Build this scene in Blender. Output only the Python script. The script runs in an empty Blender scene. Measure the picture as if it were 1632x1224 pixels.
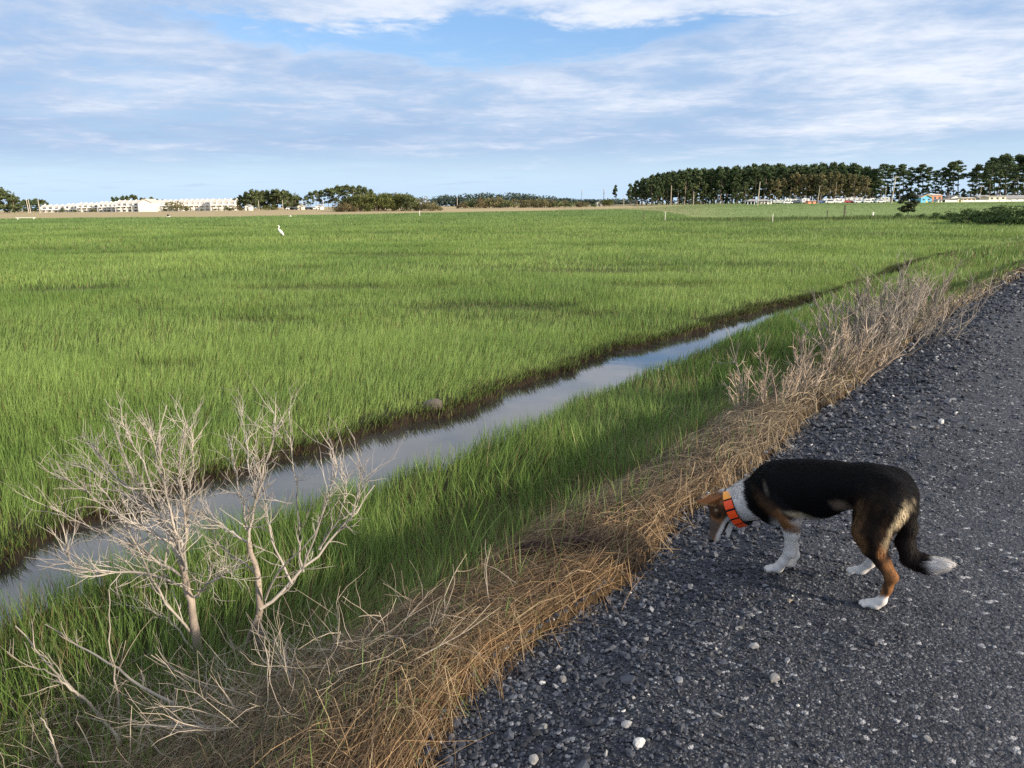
import bpy, math, random
import numpy as np
from mathutils import Matrix, Vector

SC = bpy.context.scene
COL = SC.collection
R = math.radians
rng = np.random.default_rng(7)
random.seed(7)

# ------------------------------------------------------------------ camera
FPX, HORIZON, ROLL, EYE = 1233.0, 325.2, 0.01, 1.6      # focal length and horizon row in photo pixels (1632 wide)
PITCH = math.atan((612 - HORIZON) / FPX)
F_ = np.array([0, math.cos(PITCH), -math.sin(PITCH)])
R0 = np.array([1.0, 0, 0])
U0 = np.cross(R0, F_)
AR = math.atan(ROLL)
R_ = math.cos(AR) * R0 - math.sin(AR) * U0
U_ = math.cos(AR) * U0 + math.sin(AR) * R0
cam_data = bpy.data.cameras.new('camera')
cam_data.sensor_width = 36.0
cam_data.lens = FPX / 1632 * 36.0
cam_data.clip_start = 0.05
cam_data.clip_end = 20000
cam = bpy.data.objects.new('camera', cam_data)
COL.objects.link(cam)
mw = Matrix.Identity(4)
for i in range(3):
    mw[i][0], mw[i][1], mw[i][2] = R_[i], U_[i], -F_[i]
mw[2][3] = EYE
cam.matrix_world = mw
SC.camera = cam


def at(px, py, Y):
    """world point on the line of sight through photo pixel (px, py) at northing Y"""
    d = F_ + R_ * ((px - 816) / FPX) - U_ * ((py - 612) / FPX)
    t = Y / d[1]
    return np.array([d[0] * t, Y, EYE + d[2] * t])


def onz(px, py, z):
    d = F_ + R_ * ((px - 816) / FPX) - U_ * ((py - 612) / FPX)
    t = (z - EYE) / d[2]
    return np.array([d[0] * t, d[1] * t, z])


# ------------------------------------------------------------------ sun, sky, exposure
SUN_EL, SUN_AZ = R(17.0), R(120.0)           # azimuth clockwise from the view direction (+Y)
sd = np.array([math.sin(SUN_AZ) * math.cos(SUN_EL), math.cos(SUN_AZ) * math.cos(SUN_EL), math.sin(SUN_EL)])
sun_data = bpy.data.lights.new('sun', 'SUN')
sun_data.energy = 4.2
sun_data.angle = R(1.6)
sun_data.color = (1.0, 0.86, 0.68)
sun = bpy.data.objects.new('sun', sun_data)
COL.objects.link(sun)
sun.rotation_euler = Vector(sd).to_track_quat('Z', 'Y').to_euler()

SC.view_settings.view_transform = 'Standard'
SC.view_settings.look = 'None'
SC.view_settings.gamma = 1.0
SC.view_settings.exposure = 0.95
SC.view_settings.use_curve_mapping = False
SC.render.engine = 'CYCLES'
SC.cycles.use_denoising = False

world = bpy.data.worlds.new('World')
SC.world = world
world.use_nodes = True
SKY_STRENGTH = 0.10


class NT:
    """small helper for wiring nodes"""
    def __init__(s, tree):
        s.t = tree
        s.t.nodes.clear()

    def n(s, typ, ins=None, **kw):
        nd = s.t.nodes.new(typ)
        for k, v in kw.items():
            setattr(nd, k, v)
        for k, v in (ins or {}).items():
            s.put(nd.inputs[k], v)
        return nd

    def put(s, sock, v):
        if isinstance(v, bpy.types.NodeSocket):
            s.t.links.new(v, sock)
        elif isinstance(v, bpy.types.Node):
            s.t.links.new(v.outputs[0], sock)
        else:
            sock.default_value = v

    def m(s, op, a, b=0.0, c=0.0, clamp=False):
        nd = s.n('ShaderNodeMath', {0: a, 1: b, 2: c}, operation=op)
        nd.use_clamp = clamp
        return nd.outputs[0]

    def smooth(s, v, lo, hi):
        nd = s.n('ShaderNodeMapRange', {0: v, 1: lo, 2: hi, 3: 0.0, 4: 1.0}, interpolation_type='SMOOTHSTEP')
        return nd.outputs[0]

    def mix(s, f, a, b):
        nd = s.n('ShaderNodeMix', data_type='RGBA')
        s.put(nd.inputs[0], f); s.put(nd.inputs[6], a); s.put(nd.inputs[7], b)
        return nd.outputs[2]

    def noise(s, vec, scale, detail=6.0, rough=0.55, dist=0.0):
        nd = s.n('ShaderNodeTexNoise', {'Vector': vec, 'Scale': scale, 'Detail': detail, 'Roughness': rough, 'Distortion': dist})
        return nd.outputs[0]


def build_world():
    w = NT(world.node_tree)
    out = w.n('ShaderNodeOutputWorld')
    bg = w.n('ShaderNodeBackground', {'Strength': SKY_STRENGTH})
    w.put(out.inputs[0], bg.outputs[0])
    sky = w.n('ShaderNodeTexSky', sky_type='NISHITA')
    sky.sun_disc = False
    sky.sun_elevation = SUN_EL
    sky.sun_rotation = SUN_AZ
    sky.air_density = 1.0
    sky.dust_density = 0.6
    sky.ozone_density = 2.0
    tc = w.n('ShaderNodeTexCoord')
    sep = w.n('ShaderNodeSeparateXYZ', {0: tc.outputs['Generated']})
    x, y, z = sep.outputs
    el = w.m('MULTIPLY', w.m('ARCSINE', z), 57.2958)
    az = w.m('MULTIPLY', w.m('ARCTAN2', x, y), 57.2958)
    # the cloud layer: a flat deck seen in perspective, so features flatten towards the horizon
    zz = w.m('ADD', w.m('MAXIMUM', z, 0.0), 0.060)
    u = w.m('DIVIDE', x, zz)
    v = w.m('DIVIDE', y, zz)
    uv = w.n('ShaderNodeCombineXYZ', {0: u, 1: v, 2: 0.0}).outputs[0]
    n_big = w.noise(uv, 0.50, 4.0, 0.5, 0.2)
    n_mid = w.noise(uv, 1.6, 9.0, 0.60, 0.5)
    n_fine = w.noise(uv, 6.0, 6.0, 0.65, 0.2)
    # elevation wobbled by noise so that no edge is a straight line
    wob = w.m('ADD', w.m('MULTIPLY', w.m('SUBTRACT', n_mid, 0.5), 5.0), w.m('MULTIPLY', w.m('SUBTRACT', n_fine, 0.5), 1.6))
    e2 = w.m('ADD', el, wob)
    # the blue opening above the bank
    a3 = w.m('DIVIDE', w.m('ADD', az, 2.0), 19.0)
    a3q = w.m('MULTIPLY', a3, a3)
    ec = w.m('ADD', 10.7, w.m('MULTIPLY', a3q, 0.9))
    hw = w.m('SUBTRACT', 1.25, w.m('MULTIPLY', a3q, 1.15))
    gap = w.m('SUBTRACT', 1.0, w.smooth(w.m('SUBTRACT', w.m('ABSOLUTE', w.m('SUBTRACT', e2, ec)), hw), -0.5, 0.55))
    # clear strip over the horizon
    low = w.smooth(w.m('ADD', w.m('ADD', el, w.m('MULTIPLY', w.m('SUBTRACT', n_big, 0.5), 2.2)), w.m('MULTIPLY', az, -0.006)), 1.3, 4.6)
    # thin places in the deck
    thin = w.smooth(w.m('ADD', w.m('MULTIPLY', n_mid, 0.65), w.m('MULTIPLY', n_fine, 0.35)), 0.34, 0.58)
    dens = w.m('ADD', 0.72, w.m('MULTIPLY', thin, 0.28))
    cover = w.m('MULTIPLY', w.m('MULTIPLY', low, w.m('SUBTRACT', 1.0, gap)), dens)
    far_wisp = w.m('MULTIPLY', w.smooth(n_mid, 0.5, 0.75), w.m('MULTIPLY', 0.35, w.smooth(el, 0.3, 1.5)))
    cover = w.m('MAXIMUM', cover, far_wisp)
    # bright tops, blue grey undersides
    lit = w.m('ADD', w.m('MULTIPLY', w.m('SUBTRACT', n_big, 0.5), 2.3), w.m('MULTIPLY', w.m('SUBTRACT', n_mid, 0.5), 1.45))
    lit = w.m('ADD', lit, w.m('MULTIPLY', w.m('SUBTRACT', n_fine, 0.5), 0.7))
    lit = w.m('ADD', lit, w.m('ADD', w.m('MULTIPLY', w.m('SUBTRACT', el, 7.0), 0.055), w.m('MULTIPLY', az, 0.007)))
    lit = w.smooth(lit, -0.50, 0.88)
    k = 1.0 / SKY_STRENGTH
    dark = (0.195 * k, 0.278 * k, 0.415 * k, 1)
    bright = (0.48 * k, 0.505 * k, 0.555 * k, 1)
    cloud = w.mix(lit, dark, bright)
    hz = w.m('SUBTRACT', 1.0, w.smooth(el, -1.0, 7.0))
    clear = w.mix(hz, sky.outputs[0], (0.375 * k, 0.46 * k, 0.54 * k, 1))
    clear = w.mix(0.5, clear, w.mix(w.smooth(el, 3.0, 12.0), (0.25 * k, 0.375 * k, 0.54 * k, 1), (0.115 * k, 0.245 * k, 0.50 * k, 1)))
    w.put(bg.inputs[0], w.mix(cover, clear, cloud))


build_world()


# ------------------------------------------------------------------ object helpers
def link(o, parent=None):
    COL.objects.link(o)
    if parent is not None:
        o.parent = parent
    return o


def mesh(name, verts, faces, mat, parent=None, smooth=False, col=None, loc=None):
    """faces: an (n, k) array, or a list of such arrays of different k"""
    me = bpy.data.meshes.new(name)
    verts = np.asarray(verts, np.float32)
    if loc is not None:
        verts = verts - np.asarray(loc, np.float32)
    fl = [np.asarray(f, np.int32) for f in (faces if isinstance(faces, list) else [faces])]
    fl = [f for f in fl if len(f)]
    me.vertices.add(len(verts))
    me.vertices.foreach_set('co', verts.ravel())
    idx = np.concatenate([f.ravel() for f in fl])
    tot = np.concatenate([np.full(len(f), f.shape[1], np.int32) for f in fl])
    me.loops.add(len(idx))
    me.loops.foreach_set('vertex_index', idx)
    me.polygons.add(len(tot))
    me.polygons.foreach_set('loop_start', np.concatenate([[0], np.cumsum(tot)[:-1]]).astype(np.int32))
    me.polygons.foreach_set('loop_total', tot)
    me.polygons.foreach_set('use_smooth', np.full(len(tot), smooth))
    me.update(calc_edges=True)
    if col is not None:
        a = me.color_attributes.new('col', 'FLOAT_COLOR', 'POINT')
        c = np.ones((len(verts), 4), np.float32)
        c[:, :3] = col
        a.data.foreach_set('color', c.ravel())
    for m_ in (mat if isinstance(mat, list) else [mat]):
        me.materials.append(m_)
    o = bpy.data.objects.new(name, me)
    if loc is not None:
        o.location = [float(v) for v in loc]
    return link(o, parent)


def tag(o, label=None, category=None, group=None, kind=None):
    for k, v in (('label', label), ('category', category), ('group', group), ('kind', kind)):
        if v:
            o[k] = v
    return o


def empty(name, loc, label, category, group=None, rz=0.0):
    o = bpy.data.objects.new(name, None)
    o.empty_display_size = 0.2
    o.location = [float(v) for v in loc]
    o.rotation_euler = (0, 0, rz)
    link(o)
    return tag(o, label, category, group)


def copy_tree(o, parent=None):
    kids = list(o.children)
    c = o.copy()
    COL.objects.link(c)
    if parent is not None:
        c.parent = parent
    for ch in kids:
        copy_tree(ch, c)
    return c


def vn(x, y, s=0):
    """smooth value noise 0..1"""
    xi, yi = np.floor(x).astype(np.int64), np.floor(y).astype(np.int64)
    fx, fy = x - xi, y - yi
    fx, fy = fx * fx * (3 - 2 * fx), fy * fy * (3 - 2 * fy)

    def h(a, b):
        n = (a * 374761393 + b * 668265263 + s * 144665) & 0x7fffffff
        n = ((n ^ (n >> 13)) * 1274126177) & 0x7fffffff
        return ((n ^ (n >> 16)) & 0xffff) / 65535.0
    return (h(xi, yi) * (1 - fx) + h(xi + 1, yi) * fx) * (1 - fy) + (h(xi, yi + 1) * (1 - fx) + h(xi + 1, yi + 1) * fx) * fy


def fbm(x, y, s=0, o=3):
    a, t, k = 0.0, 0.0, 1.0
    for i in range(o):
        a = a + k * vn(x * 2 ** i + 17.3 * i, y * 2 ** i - 9.1 * i, s + i)
        t += k
        k *= 0.5
    return a / t


def sst(v, lo, hi):
    t = np.clip((v - lo) / (hi - lo), 0, 1)
    return t * t * (3 - 2 * t)


# ------------------------------------------------------------------ materials
def material(name, build):
    m_ = bpy.data.materials.new(name)
    m_.use_nodes = True
    w = NT(m_.node_tree)
    out = w.n('ShaderNodeOutputMaterial')
    w.put(out.inputs[0], build(w, m_))
    return m_


def plain(name, rgb, rough=0.7, var=0.25, scale=8.0, spec=0.3, bump=0.0):
    """a procedural paint, wood or stone: a base colour broken up by noise"""
    def b(w, m_):
        tc = w.n('ShaderNodeTexCoord').outputs['Object']
        n = w.noise(tc, scale, 5.0, 0.6)
        f = w.smooth(n, 0.3, 0.7)
        c0 = tuple(v * (1 - var) for v in rgb) + (1,)
        c1 = tuple(min(1, v * (1 + var)) for v in rgb) + (1,)
        p = w.n('ShaderNodeBsdfPrincipled', {'Base Color': w.mix(f, c0, c1), 'Roughness': rough, 'Specular IOR Level': spec})
        if bump:
            w.put(p.inputs['Normal'], w.n('ShaderNodeBump', {'Strength': bump, 'Height': w.noise(tc, scale * 3, 4)}).outputs[0])
        return p.outputs[0]
    return material(name, b)


def leafy(name, trans=0.35, rough=0.55, spec=0.25, gain=1.0):
    """thin leaves: the colour of each leaf is stored on it; some light passes through"""
    def b(w, m_):
        c = w.n('ShaderNodeAttribute', attribute_name='col').outputs['Color']
        p = w.n('ShaderNodeBsdfPrincipled', {'Base Color': c, 'Roughness': rough, 'Specular IOR Level': spec})
        if trans <= 0:
            return p.outputs[0]
        t = w.n('ShaderNodeBsdfTranslucent', {'Color': c})
        return w.n('ShaderNodeMixShader', {0: trans, 1: p.outputs[0], 2: t.outputs[0]}).outputs[0]
    return material(name, b)


M_BLADE = leafy('grass_blade', 0.38, 0.5, 0.3)
M_STRAW = leafy('straw', 0.18, 0.6, 0.25)
M_LEAF = leafy('tree_leaf', 0.22, 0.6, 0.2)
M_STONE = leafy('gravel_stone', 0.0, 0.62, 0.35)
M_TWIG = leafy('bare_wood', 0.0, 0.75, 0.2)
M_FUR = leafy('dog_fur', 0.0, 0.65, 0.08)


def ground_build(w, m_):
    c = w.n('ShaderNodeAttribute', attribute_name='col').outputs['Color']
    tc = w.n('ShaderNodeTexCoord').outputs['Object']
    n = w.noise(tc, 3.0, 8.0, 0.65)
    n2 = w.noise(tc, 40.0, 4.0, 0.6)
    f = w.m('ADD', w.m('MULTIPLY', n, 0.9), w.m('MULTIPLY', n2, 0.6))
    col = w.n('ShaderNodeVectorMath', {0: c}, operation='SCALE')
    w.put(col.inputs['Scale'], w.m('ADD', 0.25, f))
    p = w.n('ShaderNodeBsdfPrincipled', {'Base Color': col.outputs[0], 'Roughness': 0.9, 'Specular IOR Level': 0.15})
    w.put(p.inputs['Normal'], w.n('ShaderNodeBump', {'Strength': 0.6, 'Distance': 0.03, 'Height': n2}).outputs[0])
    return p.outputs[0]


M_GROUND = material('marsh_soil', ground_build)


def road_build(w, m_):
    tc = w.n('ShaderNodeTexCoord').outputs['Object']
    v1 = w.n('ShaderNodeTexVoronoi', {'Vector': tc, 'Scale': 55.0, 'Randomness': 1.0})
    v2 = w.n('ShaderNodeTexVoronoi', {'Vector': tc, 'Scale': 140.0, 'Randomness': 1.0})
    big = w.noise(tc, 0.8, 5.0, 0.6)
    s1 = w.n('ShaderNodeSeparateColor', {0: v1.outputs['Color']}).outputs[0]
    s2 = w.n('ShaderNodeSeparateColor', {0: v2.outputs['Color']}).outputs[1]
    fine = w.n('ShaderNodeSeparateColor', {0: w.n('ShaderNodeAttribute', attribute_name='col').outputs['Color']}).outputs[0]
    base = w.mix(w.smooth(big, 0.3, 0.7), (0.025, 0.028, 0.037, 1), (0.044, 0.048, 0.061, 1))
    base = w.mix(w.m('MULTIPLY', fine, w.smooth(w.noise(tc, 2.6, 6.0, 0.65), 0.25, 0.75)), base, (0.078, 0.082, 0.098, 1))
    a = w.mix(w.m('MULTIPLY', s1, w.m('SUBTRACT', 0.8, w.m('MULTIPLY', fine, 0.3))), base, (0.016, 0.018, 0.024, 1))
    b = w.mix(w.smooth(s2, 0.80, 0.97), a, (0.13, 0.135, 0.15, 1))
    c = w.mix(w.smooth(s1, 0.955, 0.985), b, (0.30, 0.30, 0.31, 1))
    p = w.n('ShaderNodeBsdfPrincipled', {'Base Color': c, 'Roughness': 0.7, 'Specular IOR Level': 0.3})
    h = w.m('ADD', w.m('MULTIPLY', v1.outputs['Distance'], -1.0), w.m('MULTIPLY', v2.outputs['Distance'], -0.5))
    w.put(p.inputs['Normal'], w.n('ShaderNodeBump', {'Strength': 0.9, 'Distance': 0.012, 'Height': h}).outputs[0])
    return p.outputs[0]


M_ROAD = material('crushed_stone', road_build)


def water_build(w, m_):
    tc = w.n('ShaderNodeTexCoord').outputs['Object']
    n = w.noise(tc, 2.2, 3.0, 0.5)
    n2 = w.noise(tc, 14.0, 2.0, 0.5)
    h = w.m('ADD', n, w.m('MULTIPLY', n2, 0.10))
    film = w.smooth(w.noise(tc, 1.1, 4.0, 0.6), 0.35, 0.7)
    p = w.n('ShaderNodeBsdfPrincipled', {'Base Color': w.mix(film, (0.022, 0.021, 0.017, 1), (0.050, 0.048, 0.045, 1)), 'Roughness': 0.035, 'IOR': 1.60, 'Specular IOR Level': 0.9})
    w.put(p.inputs['Normal'], w.n('ShaderNodeBump', {'Strength': 0.02, 'Distance': 0.05, 'Height': h}).outputs[0])
    return p.outputs[0]


M_WATER = material('ditch_water', water_build)

# ------------------------------------------------------------------ the lie of the land
# road edge, and the two waterlines of the ditch, as polylines on the ground (metres)
EDGE = np.array([(-1.3, -1.5), (-0.75, 0.6), (-0.31, 1.95), (-0.18, 2.39), (0.08, 2.78), (0.54, 3.36), (0.96, 4.08), (1.42, 4.60), (2.36, 5.94), (3.19, 7.05),
                 (6.20, 11.08), (11.68, 17.72), (22, 29.5), (44, 52), (90, 95), (180, 170)])
FAR = np.array([(-7.2, -3.0), (-4.9, 2.6), (-3.53, 4.90), (-3.31, 5.52), (-2.87, 6.46), (-2.01, 7.45), (-0.84, 8.57), (0.38, 10.38), (1.68, 12.36), (3.70, 14.82), (5.31, 16.90), (8.47, 20.24), (11.67, 24.25), (13.33, 27.07), (15.83, 30.23), (19.11, 34.20), (22.0, 37.0)])
NEAR = np.array([(-6.2, -3.0), (-3.9, 2.1), (-2.95, 4.05), (-2.72, 4.48), (-2.07, 5.09), (-1.18, 6.33), (-0.11, 7.55), (0.95, 9.23), (2.74, 11.68), (4.68, 14.85), (6.02, 16.57), (8.16, 19.51), (11.59, 23.74), (12.80, 25.67), (17.0, 31.4), (19.8, 34.8), (22.3, 37.1)])
WATER_Z, MARSH_Z = -0.81, -0.74


def sdist(P, L):
    """signed distance of points to a polyline; positive on its right-hand side"""
    best = np.full(len(P), 1e18)
    sg = np.ones(len(P))
    for i in range(len(L) - 1):
        a, b = L[i], L[i + 1]
        d = b - a
        t = ((P - a) @ d) / (d @ d)
        t = np.clip(t, 0 if i else -50, 1 if i < len(L) - 2 else 50)
        q = P - (a + t[:, None] * d)
        dd = (q * q).sum(1)
        c = d[0] * q[:, 1] - d[1] * q[:, 0]
        m_ = dd < best
        best = np.where(m_, dd, best)
        sg = np.where(m_, np.where(c < 0, 1.0, -1.0), sg)
    return np.sqrt(best) * sg


AZ_K = np.radians([-80, -33, -19, 0, 8, 13, 22, 34, 80])
RIM_K = np.array([215, 226, 200, 252, 300, 125, 112, 106, 106.0])       # where the marsh grass ends
UP_K = np.array([-0.4, -0.4, -0.35, 0.0, 0.25, 0.35, 0.4, 0.4, 0.4])    # height of the dry land behind


def land(P):
    P = np.asarray(P, float)
    x, y = P[:, 0], P[:, 1]
    r = np.hypot(x, y)
    az = np.arctan2(x, y)
    jig = (fbm(x * 1.1, y * 1.1, 3) - 0.5) * 0.55 + (fbm(x * 3.1, y * 3.1, 31) - 0.5) * 0.26
    e = sdist(P, EDGE) + (fbm(x * 1.6, y * 1.6, 5) - 0.5) * 0.20
    n = sdist(P, NEAR) + jig * 0.8
    f = -sdist(P, FAR) + jig
    past_end = sst(y, 36.0, 37.2)
    marsh = MARSH_Z + (fbm(x * 0.25, y * 0.25, 11) - 0.5) * 0.10 + (fbm(x * 2.0, y * 2.0, 12) - 0.5) * 0.05
    marsh = marsh + 0.25 * sst(y, 60, 95) * sst(x / np.maximum(y, 1), 0.25, 0.52) * (1 - sst(r, 150, 230))
    rim, up = np.interp(az, AZ_K, RIM_K), np.interp(az, AZ_K, UP_K)
    wide = np.where(az < 0.15, 190.0, 260.0)
    k = sst((r - rim) / wide, 0, 1)
    marsh = marsh * (1 - k) + up * k
    far_bank = WATER_Z - 0.30 + (marsh - WATER_Z + 0.30) * sst(f, -0.06, 0.03 + 0.05 * vn(x * 2, y * 2, 9))
    slope = -0.05 - 0.58 * sst(-e, 0.0, 1.55)
    heap2 = np.exp(-(((x + 0.95) / 0.55) ** 2 + ((y - 2.75) / 0.45) ** 2))
    heap = np.clip(1 - np.abs(e + 0.70) / 0.62, 0, 1)
    slope = slope + 0.05 * heap2 + heap * ((fbm(x * 1.5, y * 1.5, 21) - 0.45) * 0.22)
    berm = np.maximum(slope, MARSH_Z + 0.02 + (fbm(x * 1.2, y * 1.2, 13) - 0.5) * 0.12)
    near_bank = WATER_Z - 0.30 + (berm - WATER_Z + 0.30) * sst(n, -0.25, 0.35)
    in_far = f > n
    z = np.where(in_far, far_bank, near_bank)
    z = z * (1 - past_end) + np.where(in_far, marsh, berm) * past_end
    road = -0.11 * (1 - sst(e, -0.1, 0.75)) + 0.0
    z = np.where(e > 0, np.maximum(road, -0.11), z)
    z = np.where((e > -0.35) & (e <= 0), np.maximum(z, -0.11 - 0.0 * e), z)
    return z, e, n, f


def hgt(x, y):
    return float(land(np.array([[x, y]]))[0][0])


def build_ground():
    rad = [0.35]
    while rad[-1] < 1500:
        r = rad[-1]
        rad.append(r * (1.012 if r < 60 else 1.05))
    rad = np.array(rad)
    az = np.radians(np.concatenate([np.arange(-180, -52, 4), np.arange(-52, 52.01, 0.22), np.arange(56, 180, 4)]))
    A, RR = np.meshgrid(az, rad)
    P = np.stack([(RR * np.sin(A)).ravel(), (RR * np.cos(A)).ravel()], 1)
    z, e, n, f = land(P)
    x, y = P[:, 0], P[:, 1]
    r = np.hypot(x, y)
    z = z - 0.06 * sst(e, -0.12, 0.06)
    soil = np.array([0.040, 0.036, 0.020])
    green = np.array([0.13, 0.19, 0.048])
    lawn = np.array([0.18, 0.25, 0.080])
    beige = np.array([0.36, 0.29, 0.16])
    mud = np.array([0.018, 0.013, 0.009])
    thatch = np.array([0.055, 0.036, 0.019])
    c = soil + (green - soil) * sst(r, 12, 60)[:, None]
    a = np.arctan2(x, y)
    rim = np.interp(a, AZ_K, RIM_K)
    k = sst(r + (fbm(x * 0.03, y * 0.03, 4) - 0.5) * 50, rim - 6, rim + 12)[:, None]
    kl = sst(a, 0.10, 0.30)[:, None]
    c = c * (1 - k) + (beige * (1 - kl) + lawn * kl) * k
    bank = np.clip(np.maximum(1 - sst(f, 0.0, 0.10), 0) * (f > -3), 0, 1) * (f > n)
    bank = np.maximum(bank, ((np.minimum(-f, -n) > -0.15)).astype(float))
    c = c * (1 - bank[:, None]) + mud * bank[:, None]
    t = np.clip(sst(e, -1.6, -0.8) * (1 - sst(r, 25, 60)), 0, 1)[:, None]
    c = c * (1 - t) + thatch * t
    na, nr = len(az), len(rad)
    i, j = np.meshgrid(np.arange(nr - 1), np.arange(na), indexing='ij')
    j2 = (j + 1) % na
    faces = np.stack([i * na + j, i * na + j2, (i + 1) * na + j2, (i + 1) * na + j], -1).reshape(-1, 4)
    V = np.column_stack([P, z])
    V = np.vstack([V, [[0, 0, -0.03]]])
    c = np.vstack([c, soil[None]])
    jj = np.arange(na)
    cap = np.stack([np.full(na, len(V) - 1), (jj + 1) % na, jj], 1)
    o = mesh('ground', V, [faces[:, ::-1], cap], M_GROUND, smooth=True, col=c)
    tag(o, kind='structure')


build_ground()


def offset_line(L, s, step):
    """resample a polyline to a spacing and return points with their right-hand normals"""
    d = np.r_[0, np.cumsum(np.linalg.norm(np.diff(L, axis=0), axis=1))]
    t = [0.0]
    while t[-1] < d[-1]:
        t.append(t[-1] + step(t[-1]))
    t = np.array(t)
    p = np.column_stack([np.interp(t, d, L[:, 0]), np.interp(t, d, L[:, 1])])
    tg = np.gradient(p, axis=0)
    for _ in range(3):
        tg[1:-1] = (tg[:-2] + tg[1:-1] * 2 + tg[2:]) / 4
    tg /= np.linalg.norm(tg, axis=1)[:, None]
    return p, tg, np.column_stack([tg[:, 1], -tg[:, 0]])


def build_road():
    p, tg, nm = offset_line(EDGE, 0, lambda s: 0.05 if s < 14 else 0.05 * (1 + (s - 14) * 0.15))
    w = np.concatenate([np.arange(-0.30, 1.6, 0.04), np.arange(1.6, 7.01, 0.18)])
    G = p[:, None, :] + nm[:, None, :] * w[None, :, None]
    P = G.reshape(-1, 2)
    x, y = P[:, 0], P[:, 1]
    W = np.tile(w, len(p))
    z = -0.11 * (1 - sst(W, -0.05, 0.8)) + 0.006
    z = z - 0.10 * (1 - sst(W, -0.30, -0.02))
    z = z + (fbm(x * 3, y * 3, 41) - 0.5) * 0.035 * sst(W, -0.2, 0.3) + (fbm(x * 11, y * 11, 42) - 0.5) * 0.014
    z = z - 0.035 * np.exp(-((W - 2.6) / 0.45) ** 2)
    nw, npnt = len(w), len(p)
    i, j = np.meshgrid(np.arange(npnt - 1), np.arange(nw - 1), indexing='ij')
    f = np.stack([i * nw + j, i * nw + j + 1, (i + 1) * nw + j + 1, (i + 1) * nw + j], -1).reshape(-1, 4)
    k = sst(W + (fbm(x * 0.5, y * 0.5, 44) - 0.5) * 0.8, 1.1, 2.0) * (1 - 0.5 * np.exp(-((W - 3.4) / 0.4) ** 2))
    tag(mesh('road', np.column_stack([P, z]), f, M_ROAD, smooth=True, col=np.repeat(k[:, None], 3, 1)), kind='structure')


build_road()


def build_water():
    k = 60
    dF = np.r_[0, np.cumsum(np.linalg.norm(np.diff(FAR, axis=0), axis=1))]
    dN = np.r_[0, np.cumsum(np.linalg.norm(np.diff(NEAR, axis=0), axis=1))]
    pf = np.column_stack([np.interp(np.linspace(0, dF[-1], k), dF, FAR[:, i]) for i in (0, 1)])
    pn = np.column_stack([np.interp(np.linspace(0, dN[-1], k), dN, NEAR[:, i]) for i in (0, 1)])
    d = pn - pf
    L = np.linalg.norm(d, axis=1)[:, None]
    d = d / np.maximum(L, 0.01)
    pf, pn = pf - d * 0.5, pn + d * 0.7
    V = np.column_stack([np.vstack([pf, pn]), np.full(2 * k, WATER_Z)])
    i = np.arange(k - 1)
    tag(mesh('water', V, np.stack([i, k + i, k + i + 1, i + 1], 1), M_WATER, smooth=True), kind='structure')


build_water()


# ------------------------------------------------------------------ blades, strands and tubes
def blades(P, h, w, lean, face, c0, c1, seg):
    """one thin leaf per row: base points P, heights h, widths w, lean (n,2) as a share of the height, root and tip colours"""
    n = len(P)
    lv = np.linspace(0, 1, seg + 1)
    dx = np.column_stack([np.cos(face), np.sin(face), np.zeros(n)])
    V = np.zeros((n, 2 * seg + 1, 3), np.float32)
    C = np.zeros((n, 2 * seg + 1, 3), np.float32)
    ll = np.hypot(lean[:, 0], lean[:, 1])
    drop = 1.0 / np.sqrt(1 + ll * ll)
    for i, t in enumerate(lv):
        c = P.copy()
        c[:, :2] += lean * (h * drop * t ** 1.7)[:, None]
        c[:, 2] += h * t * drop * (1 - 0.15 * np.minimum(ll, 1.2) * t)
        ww = (w * 0.5 * (1 - t) ** 0.65)[:, None]
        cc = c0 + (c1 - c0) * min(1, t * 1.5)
        if i < seg:
            V[:, 2 * i], V[:, 2 * i + 1] = c - dx * ww, c + dx * ww
            C[:, 2 * i], C[:, 2 * i + 1] = cc, cc
        else:
            V[:, 2 * seg], C[:, 2 * seg] = c, cc
    b = (np.arange(n) * (2 * seg + 1))[:, None]
    fs = []
    for i in range(seg - 1):
        fs.append(b + np.array([[2 * i, 2 * i + 1, 2 * i + 3, 2 * i + 2]]))
    tri = b + np.array([[2 * seg - 2, 2 * seg - 1, 2 * seg]])
    return V.reshape(-1, 3), [np.concatenate(fs)] if fs else [], tri, C.reshape(-1, 3)


def join_blades(parts):
    V, Q, T, C, o = [], [], [], [], 0
    for v, q, t, c in parts:
        V.append(v); C.append(c)
        for k in q:
            Q.append(k + o)
        T.append(t + o)
        o += len(v)
    fl = ([np.concatenate(Q)] if Q else []) + [np.concatenate(T)]
    return np.concatenate(V), fl, np.concatenate(C)


def scatter(n, r0, r1, half):
    """points spread evenly over a sector in front of the camera, reaching a little behind and beside it"""
    r = np.sqrt(rng.uniform(r0 * r0, r1 * r1, n))
    a = rng.uniform(-half, half, n)
    return np.column_stack([r * np.sin(a), r * np.cos(a)])


HALF = R(43)


def band(r0, r1, dens):
    area = HALF * (r1 * r1 - r0 * r0)
    return scatter(int(area * dens), r0, r1, HALF)


def grass_tint(x, y, k):
    """leaf colour from place: brighter and duller swathes"""
    a = fbm(x * 0.16, y * 0.16, 51, 4)
    b = fbm(x * 0.9, y * 0.9, 55, 2)
    s = np.clip(0.5 + (a - 0.5) * 2.0 + (b - 0.5) * 0.7, 0, 1)[:, None]
    c = np.array([0.135, 0.240, 0.054]) * (1 - s) + np.array([0.250, 0.365, 0.094]) * s
    return c * k[:, None]


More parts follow.
